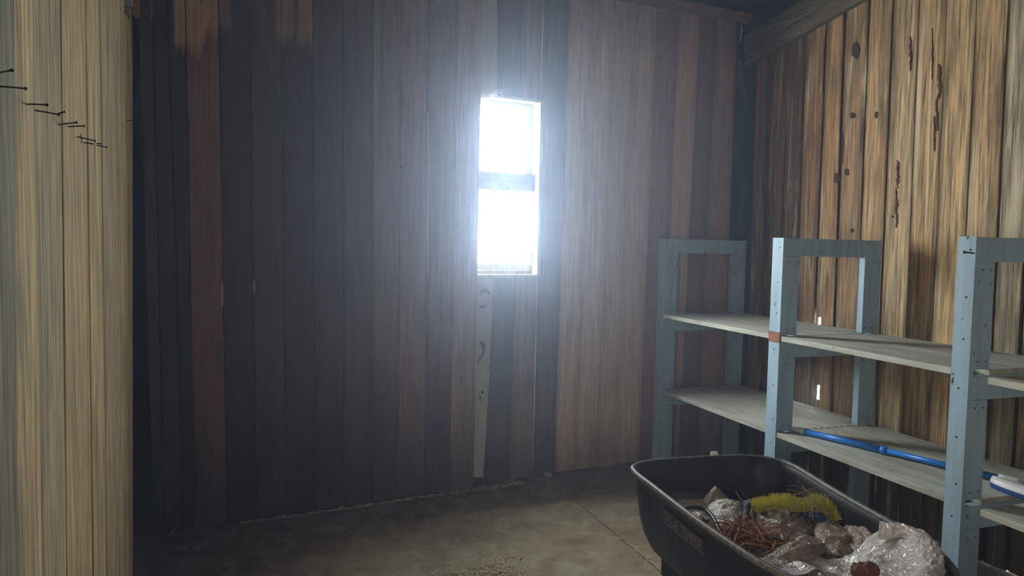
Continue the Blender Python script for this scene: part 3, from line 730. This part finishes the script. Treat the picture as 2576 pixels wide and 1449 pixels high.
# ------------------------------------------------------------------ litter in the tray
def creases(seed, k=9, f0=10, f1=46, sharp=1.6):
    """thin-film wrinkles: narrow curved crests over smooth hollows"""
    r = random.Random(seed); W_ = []
    for i in range(k):
        f = f0*(f1/f0)**(i/max(1, k-1)); a = r.uniform(0, math.pi); W_.append((f*math.cos(a), f*math.sin(a), r.uniform(0, 6.28), (f0/f)**.75, r.uniform(6, 15), r.uniform(0, 6.28), r.uniform(.8, 2.2)))
    tot = sum(w[3] for w in W_)
    def c(x, y):
        v = 0
        for fx, fy, ph, am, wf, wp, wa in W_:
            t = fx*x+fy*y+ph+wa*math.sin(wf*(x*1.3-y)+wp)+.6*wa*math.sin(wf*2.3*(y+x*.4)+wp*2)
            v += am*((1-abs(math.sin(t*.5)))**sharp*2-.7)
        return v/tot
    return c
F0S, F1S = 4.5, 4.5
def crumple(name, outline, z0, dome, amp, mat, seed=1, n=34, m=96, edge=0.0, th=.0012, skew=(0, 0), zf=None, smooth=True, parent=None, k=9, f0=10, f1=46, rag=.0):
    f0, f1 = f0*F0S, f1*F1S
    """outline: list of (px,py[,z]) seen in the photo; lies at height z0 in the tray"""
    B = [on_z(p[0], p[1], p[2] if len(p) > 2 else z0) for p in outline]
    bz = spline(B, 8, True); L = len(bz); c = creases(seed, k, f0, f1); c2 = creases(seed+50, k, f0, f1); c3 = creases(seed+90, k, f0, f1)
    ctr = sum(B, Vector())/len(B); rr = random.Random(seed)
    V = []; F = []
    for j in range(m):
        t = j/m*L; i = int(t); p = bz[i].lerp(bz[(i+1) % L], t-i); rg_ = 1+rag*rr.uniform(-1, 1)
        for a in range(n+1):
            r = a/n; q_ = ctr.lerp(p, r*rg_); q_.z = ctr.z*(1-r)+p.z*r
            x, y = q_.x, q_.y; w = 1-.45*r
            z = q_.z+dome*(1-r*r)+1.35*amp*c(x, y)*w-edge*max(0, r-.85)/.15
            if zf: z = zf(x, y, r, z)
            V.append(Vector((x+amp*.6*c2(x, y)*w+skew[0]*(1-r*r), y+amp*.6*c3(x, y)*w+skew[1]*(1-r*r), z)))
    for j in range(m):
        j2 = (j+1) % m
        for a in range(n): F.append([j*(n+1)+a, j*(n+1)+a+1, j2*(n+1)+a+1, j2*(n+1)+a])
    o = mesh_obj(name, V, F, mat, None, parent, smooth)
    bmm = bmesh.new(); bmm.from_mesh(o.data); bmesh.ops.remove_doubles(bmm, verts=bmm.verts, dist=1e-6); bmesh.ops.recalc_face_normals(bmm, faces=bmm.faces); bmm.to_mesh(o.data); bmm.free()
    s_ = o.modifiers.new('s', 'SOLIDIFY'); s_.thickness = th; s_.offset = 0
    return o
# litter bed filling the tray
V = []; F = []; cs = creases(3, 9, 12, 50); NB = 14
for a in range(NB+1):
    f_ = .935*a/NB
    for p in rim:
        x, y = CT.x+(p.x-CT.x)*f_, CT.y+(p.y-CT.y)*f_
        z = .475+.03*cs(x, y)+.03*sm(1.9, 1.4, y)-.02*sm(2.2, 2.45, y); V.append(Vector((x, y, z)))
for a in range(NB):
    for j in range(NR): j2 = (j+1) % NR; F.append([a*NR+j, (a+1)*NR+j, (a+1)*NR+j2, a*NR+j2])
bed = mesh_obj('plastic_litter', V, F, M['soil']); s_ = bed.modifiers.new('s', 'SOLIDIFY'); s_.thickness = .01
tag(bed, 'dirty brown crumpled plastic and dust lining the inside of the wheelbarrow', 'litter', kind='stuff')
o = crumple('cardboard_flap', [(1668, 1236), (1720, 1234), (1778, 1242), (1788, 1262), (1775, 1292), (1720, 1286), (1688, 1276)], .525, .006, .006, M['card'], 11, n=12, m=48, th=.003, k=4)
tag(o, 'flat brown cardboard flap at the far left end inside the wheelbarrow', 'cardboard')
o = crumple('sheet_of_plastic', [(1712, 1290), (1745, 1276), (1790, 1290), (1812, 1325), (1800, 1360), (1762, 1350), (1730, 1322)], .515, .02, .006, M['bagbeige'], 12, n=14, m=50, k=5)
shp = o; tag(o, 'flat beige plastic piece with a pale round patch beneath the black strap', 'plastic sheet')
pk = on_z(1790, 1280, .5); pkz = on_y(1803, 1219, pk.y).z
def peakf(x, y, r, z):
    d = math.hypot((x-PK.x)*1.2, y-PK.y); return z+max(0, 1-d/.095)**1.2*(pkz-.52)
PK = on_y(1803, 1219, pk.y+.005)
o = crumple('peaked_bag', [(1768, 1286), (1782, 1262), (1812, 1256), (1850, 1252), (1880, 1268), (1850, 1290), (1806, 1300)], .505, .01, .010, M['bagbeige'], 13, n=26, m=60, zf=peakf, k=6)
tag(o, 'beige plastic bag standing up in a sharp peak against the dark end of the wheelbarrow', 'bag')
o = crumple('torn_paper', [(1780, 1272), (1800, 1262), (1830, 1266), (1862, 1270), (1884, 1280), (1882, 1312), (1850, 1330), (1812, 1322), (1792, 1296)], .53, .035, .016, M['paper'], 14, n=22, m=60, k=6, rag=.05)
tag(o, 'torn creamy white crumpled paper left of the slate cloth scrap', 'paper')
o = crumple('crumpled_bag', [(1888, 1286), (1905, 1268), (1950, 1262), (1995, 1276), (2040, 1306), (2046, 1330), (2010, 1352), (1950, 1352), (1900, 1330)], .53, .032, .022, M['bag'], 15, n=34, m=90, k=8)
tag(o, 'crumpled shiny plastic bag in front of the yellow bristles', 'bag')
o = crumple('crumpled_bag', [(2046, 1336), (2062, 1316), (2100, 1314), (2140, 1330), (2160, 1360), (2150, 1396), (2110, 1398), (2070, 1380)], .545, .03, .018, M['bag'], 25, n=26, m=80, k=8)
tag(o, 'smaller crumpled dirty plastic bag below the right end of the yellow brush', 'bag')
o = crumple('plastic_sheet', [(2120, 1330), (2150, 1312), (2200, 1316), (2250, 1330), (2300, 1340), (2290, 1362), (2230, 1384), (2160, 1392)], .56, .03, .020, M['bagbeige'], 26, n=26, m=80, k=8)
tag(o, 'dusty tan plastic sheet against the right side of the wheelbarrow', 'plastic sheet')
# big white liner bag folded over the nose
def over(x, y, r, z):
    return z
o = crumple('bin_liner', [(1905, 1420, .60), (1935, 1392, .58), (1985, 1386, .57), (2060, 1398, .56), (2140, 1392, .56), (2190, 1352, .60), (2235, 1326, .655), (2290, 1338, .672), (2338, 1372, .672), (2346, 1412, .668), (2325, 1470, .665), (2230, 1530, .64), (2120, 1530, .59), (2010, 1470, .57), (1950, 1432, .57)], .60, -.035, .026, M['bagwhite'], 31, n=60, m=170, k=7, f0=6, f1=30)
tag(o, 'large white plastic liner draped over the nose of the wheelbarrow', 'bag')
# rolled hem of the liner over the rim
hem = spline([on_z(x, y, z) for x, y, z in ((2212, 1328, .662), (2260, 1330, .672), (2310, 1350, .676), (2338, 1385, .676), (2338, 1425, .672), (2318, 1475, .668))], 12)
V = []; F = []; NH = 16; ch = creases(77, 8, 14, 70)
for i, p in enumerate(hem):
    d = (hem[min(i+1, len(hem)-1)]-hem[max(i-1, 0)]).normalized(); out = Vector((d.y, -d.x, 0))*-1
    if (p-CT).dot(out) < 0: out = -out
    for j in range(NH):
        t = -math.pi*.15+math.pi*1.25*j/(NH-1); rr_ = .028+.010*ch(p.x*3+j*.07, p.y*3)
        V.append(p+out*(.006+rr_*math.cos(t)*1.1)*1.0+Vector((0, 0, rr_*math.sin(t)*1.0-.012)))
for i in range(len(hem)-1):
    for j in range(NH-1): F.append([i*NH+j, i*NH+j+1, (i+1)*NH+j+1, (i+1)*NH+j])
hm = mesh_obj('hem', V, F, M['bagwhite'], None, o); s_ = hm.modifiers.new('s', 'SOLIDIFY'); s_.thickness = .0015
o2 = crumple('crumpled_bag', [(1925, 1395), (1960, 1372), (2010, 1352), (2060, 1352), (2075, 1380), (2040, 1410), (1990, 1430), (1940, 1435)], .565, .03, .020, M['bag'], 33, n=30, m=90, k=9)
tag(o2, 'glossy crumpled clear plastic between the orange twine and the white liner', 'bag')
# black strap, hook and ring
q = MB(); pts = spline([on_z(x, y, z) for x, y, z in ((1692, 1268, .55), (1708, 1283, .56), (1728, 1278, .57), (1750, 1276, .565), (1775, 1283, .56), (1795, 1303, .555), (1812, 1338, .54), (1835, 1372, .52))], 6)
q.tube(pts, [.0045+.0035*math.sin(i/len(pts)*math.pi) for i in range(len(pts))], 8); sp_ = q.build('strap', M['strap'], None, smooth=True); tag(sp_, 'black rubbery strap arching over the beige plastic in the wheelbarrow', 'strap')
q = MB(); pr = on_z(1722, 1292, .56); q.tube([pr+Vector((.017*math.cos(t), .006*math.cos(t), .017*math.sin(t))) for t in [i*math.pi/9 for i in range(14)]], .0025, 6); q.build('hook', M['chain'], sp_, smooth=True)
q = MB(); q.disc(on_z(1777, 1301, .545), (0, -.3, 1), .020, .004, 20); tag(q.build('round_patch', M['paper'], shp), None, None)
# slate cloth
o = crumple('cloth_scrap', [(1868, 1264), (1890, 1258), (1897, 1262), (1888, 1280), (1884, 1310), (1872, 1318), (1868, 1295), (1872, 1278)], .56, .02, .010, M['cloth'], 41, n=12, m=40, k=5)
tag(o, 'slate blue cloth scrap standing between the torn paper and the shiny bag', 'cloth')
q = MB(); q.bar(on_z(2110, 1262, .60), on_z(2126, 1312, .54), .034, .012, (0, .3, 1)); tag(q.build('slate_strip', M['cloth'], bevel=.003), 'dark grey plastic strip leaning beside the right end of the yellow brush', 'plastic strip')
q = MB(); q.tube([on_z(1850, 1235, .60), on_z(1861, 1252, .58), on_z(1872, 1265, .565)], [.002, .0025, .003], 6); tag(q.build('dry_twig', M['root']), 'thin dry stem poking up left of the slate cloth scrap', 'stem')
q = MB(); q.tube([on_z(1668, 1238, .575), on_z(1680, 1252, .565), on_z(1694, 1270, .56)], [.0035, .004, .004], 6); tag(q.build('thin_stick', M['root']), 'thin grey stick along the left inner side of the wheelbarrow', 'stick')
# push broom head: navy block and yellow bristles
bh = empty('broom_head', on_z(2010, 1290, .54)); tag(bh, 'push broom head with bright yellow bristles lying upturned among the plastic bags', 'brush')
spn = spline([on_z(x, y, z) for x, y, z in ((1898, 1286, .545), (1950, 1282, .55), (2005, 1284, .555), (2050, 1282, .56), (2082, 1290, .56), (2100, 1306, .55))], 8)
q = MB()
for i in range(len(spn)-1): q.bar(spn[i]-Vector((0, 0, .012)), spn[i+1]-Vector((0, 0, .012)), .042, .024)
q.build('block', M['navy'], bh)
V = []; F = []; br = random.Random(5)
def hair(V, F, a, b_, r0, r1, bend=Vector((0, 0, 0))):
    mid = (a+b_)/2+bend; u = (b_-a).normalized().orthogonal().normalized(); w = (b_-a).normalized().cross(u)
    b0 = len(V)
    for p, r in ((a, r0), (mid, (r0+r1)/2), (b_, r1)):
        for j in range(3): t = j*2.094; V.append(p+(u*math.cos(t)+w*math.sin(t))*r)
    for i in range(2):
        for j in range(3): F.append([b0+i*3+j, b0+i*3+(j+1) % 3, b0+i*3+3+(j+1) % 3, b0+i*3+3+j])
for i in range(2600):
    t = br.random()*(len(spn)-1.001); k_ = int(t); p = spn[k_].lerp(spn[k_+1], t-k_); fr = t/(len(spn)-1)
    d = (spn[k_+1]-spn[k_]).normalized(); side = d.cross(Vector((0, 0, 1)))
    lat = br.uniform(-1, 1); a = p+side*lat*.018
    ln = br.uniform(.04, .062)*(1-.35*max(0, .25-fr)/.25)
    dr = Vector((-.25+.55*sm(.7, 1, fr), .25-.9*sm(.72, .95, fr), .8-.55*sm(.75, 1, fr)))+side*lat*.5+Vector((br.uniform(-.3, .3), br.uniform(-.3, .3), br.uniform(-.2, .2)))
    if .40 < fr < .62: dr.z *= .7; ln *= .8
    dr.normalize(); hair(V, F, a, a+dr*ln, .0011, .0006, Vector((br.uniform(-.004, .004), br.uniform(-.004, .004), 0)))
o = mesh_obj('bristles', V, F, M['bristle'], None, bh); o['kind'] = 'stuff'
# tangles
def tangle(name, box, n, rad, mat, seed, label, cat, seg=9, kind=None, curl=.03, rise=.03, zc=.53):
    r = random.Random(seed); q = MB()
    for i in range(n):
        px, py = r.gauss(box[0], box[2]), r.gauss(box[1], box[3]); z = zc+abs(r.gauss(0, rise)); p = on_z(px, py, z)
        d = Vector((r.gauss(0, 1), r.gauss(0, 1), r.gauss(0, .35))).normalized(); pts = [p]
        for s_ in range(seg):
            d = (d+Vector((r.gauss(0, .45), r.gauss(0, .45), r.gauss(0, .35)))).normalized(); p = p+d*curl*r.uniform(.5, 1.1)
            p.z = max(zc-.02, min(zc+rise*2.6, p.z)); pts.append(p.copy())
        q.tube(spline(pts, 2), rad*r.uniform(.5, 1.3), 5)
    o = q.build(name, mat, None, smooth=True); tag(o, label, cat, None, kind); return o
tg = tangle('twine_tangle', (1872, 1352, 30, 18), 190, .0017, M['twine'], 8, 'tangle of orange brown frayed twine in the left half of the wheelbarrow', 'twine', zc=.525, curl=.017, rise=.022)
q = MB()
for pts in ([(1835, 1350), (1845, 1318), (1868, 1307), (1895, 1315), (1915, 1345), (1925, 1365)], [(1842, 1385), (1850, 1355), (1862, 1325), (1880, 1320)], [(1850, 1385), (1880, 1365), (1915, 1358), (1955, 1368), (2000, 1358)], [(1800, 1335), (1785, 1318), (1820, 1315), (1850, 1322)], [(1870, 1418), (1910, 1400), (1940, 1385), (1952, 1362)], [(1780, 1345), (1795, 1330), (1808, 1345), (1812, 1362)], [(1848, 1330), (1870, 1335), (1895, 1345), (1930, 1342), (1960, 1350)]):
    q.tube(spline([on_z(x, y, .575) for x, y in pts], 6), .0030, 6)
q.build('thick_strand', M['twine'], tg, smooth=True)
tangle('dry_roots', (2045, 1268, 20, 16), 60, .0009, M['root'], 17, 'wiry dry grey roots caught on top of the yellow broom bristles', 'roots', zc=.585, curl=.014, rise=.022)
q = MB(); c = on_z(2174, 1440, .64); 
me = bpy.data.meshes.new('rust_lump'); bmm = bmesh.new(); bmesh.ops.create_icosphere(bmm, subdivisions=4, radius=.030)
cc = creases(5, 6, 150, 420)
for v in bmm.verts: v.co *= 1+.35*cc(v.co.x+v.co.z*.7, v.co.y-v.co.z*.4); v.co.x *= 1.25
bmm.to_mesh(me); bmm.free(); me.materials.append(M['twine']); me.materials.clear(); me.materials.append(simple('dark_rust', (.10, .04, .025), .7, .3, 0, .5, 90)); o = bpy.data.objects.new('rusty_lump', me); COL.objects.link(o); o.location = c; tag(o, 'rusty brown lump resting on the white liner at the bottom edge', 'lump')
# weathered chips in the tray rim corner and straw wisps are too small to name singly
# ------------------------------------------------------------------ floor mop on the lower shelf
mp = empty('floor_brush', Vector((2.8, 2.3, .56))); tag(mp, 'long blue pole brush with white and navy head lying on the lower shelf', 'brush')
zp = .578
P = lambda x, y, z=zp: on_z(x, y, z)
a, b_ = P(2024, 1085), P(2516, 1203)
d = (b_-a).normalized(); rg_ = P(2225, 1132); tt = (rg_-a).dot(d); rg_ = a+d*tt
q = MB(); q.tube([a, rg_], .0152, 16); q.build('pole', M['pole'], mp, smooth=True)
q = MB(); q.tube([rg_, b_], .0134, 16); q.build('pole', M['pole'], mp, smooth=True)
q = MB(); q.tube([rg_-d*.012, rg_-d*.008, rg_+d*.010, rg_+d*.014], [.016, .0195, .0195, .016], 18); q.build('collar', M['pole'], mp, smooth=True)
q = MB(); e = a-d*.07; q.tube([a+d*.002, a-d*.03, a-d*.055, e], [.0158, .0148, .0115, .007], 14); partlabel(q.build('end_cap', M['white_pl'], mp, smooth=True), 'white end cap')
q = MB(); q.tube([b_-d*.004, b_+d*.02, b_+d*.06, b_+d*.085], [.018, .0175, .0165, .013], 18); partlabel(q.build('socket', M['white_pl'], mp, smooth=True), 'white socket')
# head: boat-shaped navy base with a white shell on top
h0 = P(2492, 1212, .575); h1 = Vector((2.80, 1.83, .575))
ax = (h1-h0).normalized(); sd_ = Vector((-ax.y, ax.x, 0)); 
if sd_.x > 0: sd_ = -sd_
LEN = (h1-h0).length*1.0+.09; WD = .036; V = []; F = []; lv = [(0, 1.0), (.016, 1.02), (.016, .93), (.030, .80), (.038, .45)]
NE = 40
def boat(t, w): # closed outline
    a_ = 2*math.pi*t; return ax*(LEN/2*(1-math.cos(a_))*1.0)+sd_*(WD*w*math.sin(a_)*(1.0+.25*math.cos(a_)))
def loft(levels, mat, name):
    V = []; F = []
    for z, w in levels:
        for i in range(NE):
            p = h0+boat(i/NE, w); cen = h0+ax*LEN/2; p = cen+(p-cen)*Vector((1, 1, 1)).x*(1 if w > .9 else .92+.08*w); V.append(Vector((p.x, p.y, .5605+z)))
    for l in range(len(levels)-1):
        for i in range(NE): i2 = (i+1) % NE; F.append([l*NE+i, l*NE+i2, (l+1)*NE+i2, (l+1)*NE+i])
    F.append(list(range(NE))[::-1]); F.append([(len(levels)-1)*NE+i for i in range(NE)])
    return mesh_obj(name, V, F, mat, None, mp, False)
loft([(0, .96), (.006, 1.0), (.019, 1.0)], M['navy'], 'brush_base'); partlabel(loft([(.0192, .97), (.024, .95), (.036, .72), (.044, .40)], M['white_pl'], 'shell'), 'white shell')
q = MB(); q.disc(h0+ax*.055+sd_*.004+Vector((0, 0, .5605+.031-h0.z)), (-.3, 0, 1), .010, .004, 16); q.build('oval_inset', M['navy'], mp)
q = MB(); q.tube([b_+d*.085, b_+d*.10+Vector((0, 0, .004)), h0+ax*LEN*.5+Vector((0, 0, .03))], [.012, .012, .014], 12); q.build('neck', M['grey_pl'], mp, smooth=True)

# ------------------------------------------------------------------ small hanging things
def hang(name, pts, rad, mat, label, cat, off=.0, n=6, kind=None):
    q = MB(); q.tube(spline([on_w(x, y, off) for x, y in pts], 4), rad, n); o = q.build(name, mat, None, smooth=True); tag(o, label, cat, None, kind); return o
hang('wood_sliver', [(1865, 64), (1866, 75), (1864, 90), (1863, 97), (1858, 105)], .006, M['whitebit'], 'bright pale sliver dangling from the wall plate in the upper right corner', 'sliver', -.02)
V = []; F = []; S_ = [(1862, 150, 8), (1864, 185, 13), (1866, 205, 13), (1869, 222, 15), (1872, 240, 17), (1873, 258, 15)]
for x, y, w in S_:
    a = on_w(x-w/2, y, -.045); b_ = on_w(x+w/2, y+(-4 if y > 250 else 0), -.05); V += [a, b_, b_-Nw*.004, a-Nw*.004]
for i in range(len(S_)-1):
    for j in range(4): F.append([i*4+j, i*4+(j+1) % 4, i*4+4+(j+1) % 4, i*4+4+j])
F += [[3, 2, 1, 0], [len(V)-4, len(V)-3, len(V)-2, len(V)-1]]
M['felt'] = simple('grey_felt', (.10, .10, .11), .9, .1, 0, .3, 50)
tag(mesh_obj('felt_strip', V, F, M['felt']), 'limp grey felt strip hanging against the black corner post', 'strip')
# chain at the upper left
ch_ = empty('chain', on_w(382, 45, .02)); tag(ch_, 'thin metal chain hanging near the left end of the back wall', 'chain')
y = -14; i = 0
while y < 46:
    p = on_w(379+y*.07+(2.0 if i % 2 else -.5), y, .02); q = MB(); t_ = .5 if i % 2 else -.6
    u_ = (Tw*math.cos(t_)+Nw*math.sin(t_)); q.tube([p+u_*.0045*math.cos(a)+Vector((0, 0, .0115*math.sin(a))) for a in [k_*math.pi/7 for k_ in range(14)]], .0013, 5, closed=True)
    q.build('link', M['chain'], ch_, smooth=True); y += 7.2; i += 1
hang('wood_curl', [(1798, 866), (1799, 880), (1796, 893), (1799, 903), (1795, 915)], .0022, M['whitebit'], 'pale curl of wood hanging behind the far bay of the shelves', 'shaving', .02)
hang('drip_line', [(713, -10), (714, 20), (713, 55), (714, 80), (714, 96)], [.003]*21 if False else .0025, M['web'], 'whitish cobweb strand running down the dark boards near the upper left', 'cobweb', .003)
# cobweb drape under the wall plate
q = MB(); cr = random.Random(2)
for i in range(46):
    x0 = cr.uniform(1452, 1700); x1 = x0+cr.uniform(30, 110); sag = cr.uniform(2, 16)
    ya = 2+(x0-1450)*.09+cr.uniform(-6, 6); yb = ya+(x1-x0)*.12
    q.tube(spline([on_w(x0, ya, -.03), on_w((x0+x1)/2, (ya+yb)/2+sag, .0), on_w(x1, yb, -.03)], 4), .0007, 3)
for i in range(7):
    q.tube(spline([on_w(1455+i*3, -4, .0), on_w(1468+i*2, 18, .01), on_w(1474-i, 40, 0), on_w(1466-i, 60, 0), on_w(1462, 84, 0)], 4), .0008, 3)
tag(q.build('cobweb', M['web']), 'grey cobweb sagging below the brown wall plate', 'cobweb', kind='stuff')
q = MB()
for i in range(16):
    x0 = cr.uniform(1213, 1240); q.tube(spline([on_w(x0, cr.uniform(238, 256), -.02), on_w(x0+cr.uniform(5, 20), cr.uniform(226, 248), .0), on_w(x0+cr.uniform(20, 46), cr.uniform(220, 250), -.03)], 3), .0005, 3)
for i in range(18):
    x0 = cr.uniform(1213, 1270); q.tube(spline([on_w(x0, cr.uniform(436, 475), -.076), on_w(x0+cr.uniform(-6, 6), cr.uniform(440, 478), -.07), on_w(x0+cr.uniform(4, 22), cr.uniform(445, 478), -.076)], 3), .0006, 3)
tag(q.build('cobweb', M['web']), 'fine cobweb threads around the window top and its dark middle rail', 'cobweb', kind='stuff')

# ------------------------------------------------------------------ floor litter
q = MB(); r = random.Random(31)
def fleck(q, p, l, w, ang, mi=0, h=.002):
    c_, s_ = math.cos(ang), math.sin(ang); d1 = Vector((c_, s_, r.uniform(-.15, .25)))*l/2; q.bar(p-d1+Vector((0, 0, h)), p+d1+Vector((0, 0, h)), w, w*.6, (0, 0, 1), mi)
for i in range(210):
    px, py = r.gauss(1262, 26), r.gauss(1428, 14)
    if r.random() < .35: px, py = r.gauss(1190, 70), r.gauss(1438, 12)
    if px > 1345: continue
    fleck(q, on_z(px, py, .001), r.uniform(.008, .05), r.uniform(.0015, .003), r.uniform(0, 6.28), 0, r.uniform(.002, .012))
for i in range(330):
    px, py = (r.gauss(1255, 34), r.gauss(1422, 13)) if r.random() < .6 else (r.uniform(1080, 1320), r.gauss(1440, 8))
    fleck(q, on_z(px, py, .001), r.uniform(.003, .007), r.uniform(.0025, .005), r.uniform(0, 6.28), 1, r.uniform(.002, .008))
tag(q.build('straw_litter', [M['straw'], M['whitebit']]), 'small heap of straw and pale chaff on the concrete at the bottom centre', 'straw', kind='stuff')
q = MB()
for i in range(260):
    t = r.random(); px = 600+t*720; py = 1316-t*103+r.gauss(0, 2.0)-1
    fleck(q, on_z(px, py+2, .001), r.uniform(.004, .03), r.uniform(.003, .008), r.gauss(.13, .5), r.choice([0, 1, 1]), .002)
for i in range(170):
    px, py = r.uniform(380, 1640), r.uniform(1235, 1449)
    if py < 1345-(px-350)*.135: continue
    fleck(q, on_z(px, py, .001), r.uniform(.003, .009), r.uniform(.002, .004), r.uniform(0, 6.28), r.choice([0, 0, 1]), .0015)
for i in range(120):
    t = r.random(); y = 4.15-t*1.4
    fleck(q, Vector((JX+r.gauss(0, .02), y, .001)), r.uniform(.003, .01), r.uniform(.002, .005), r.uniform(0, 6.28), r.choice([0, 1]), .002)
tag(q.build('floor_debris', [M['straw'], M['whitebit']]), 'crumbs of wood and plaster strewn over the slab and along the foot of the back wall', 'debris', kind='stuff')
def leaf(px, py, s_, label, seed):
    r = random.Random(seed); c = on_z(px, py, .0); V = [c+Vector((0, 0, .012))]; n = 14
    for i in range(n):
        a = i/n*6.283; rr_ = s_*(1+r.uniform(-.35, .35)); V.append(c+Vector((rr_*math.cos(a), rr_*math.sin(a)*.7, .004+r.uniform(0, .022))))
    F = [[0, 1+i, 1+(i+1) % n] for i in range(n)]; o = mesh_obj('dry_leaf', V, F, M['leaf']); sdm = o.modifiers.new('s', 'SOLIDIFY'); sdm.thickness = .002; sdm.offset = 1
    tag(o, label, 'leaf')
leaf(578, 1371, .024, 'pale curled dry leaf on the slab, the one farther right in the dark left corner', 1)
leaf(470, 1385, .030, 'tan dry leaf on the slab nearest the end of the left partition', 2)
q = MB(); q.tube([on_z(415, 1355, .006), on_z(430, 1342, .01), on_z(450, 1318, .03)], [.006, .007, .005], 7); tag(q.build('stick', M['root'], smooth=True), 'short grey stick lying in the dark left corner of the floor', 'stick')
q = MB()
for px, py, s_ in ((1372, 1192, .012), (1379, 1194, .014), (1383, 1196, .010)): q.disc(on_z(px, py+3, .001), (.1, -.2, 1), s_, .02, 7)
tag(q.build('plaster_chip', M['white_strip']), 'little clump of pale plaster chips at the foot of the back wall', 'chip')

# ------------------------------------------------------------------ added scattering volume imitating lens glare around the window
q = MB(); q.box((-2.3, -2.9, -.35), (3.7, 4.95, 4.7))
k = NT('glare_air'); k.t.nodes.remove(k.b); vs = k.n('ShaderNodeVolumeScatter'); vs.inputs['Color'].default_value = (.55, .68, .95, 1); vs.inputs['Density'].default_value = .035; vs.inputs['Anisotropy'].default_value = .81
k.l(vs.outputs[0], k.out.inputs['Volume'])
hz_ = q.build('glare', k.m); tag(hz_, 'added scattering volume filling the shed, imitating lens glare around the window', 'glare', kind='stuff')
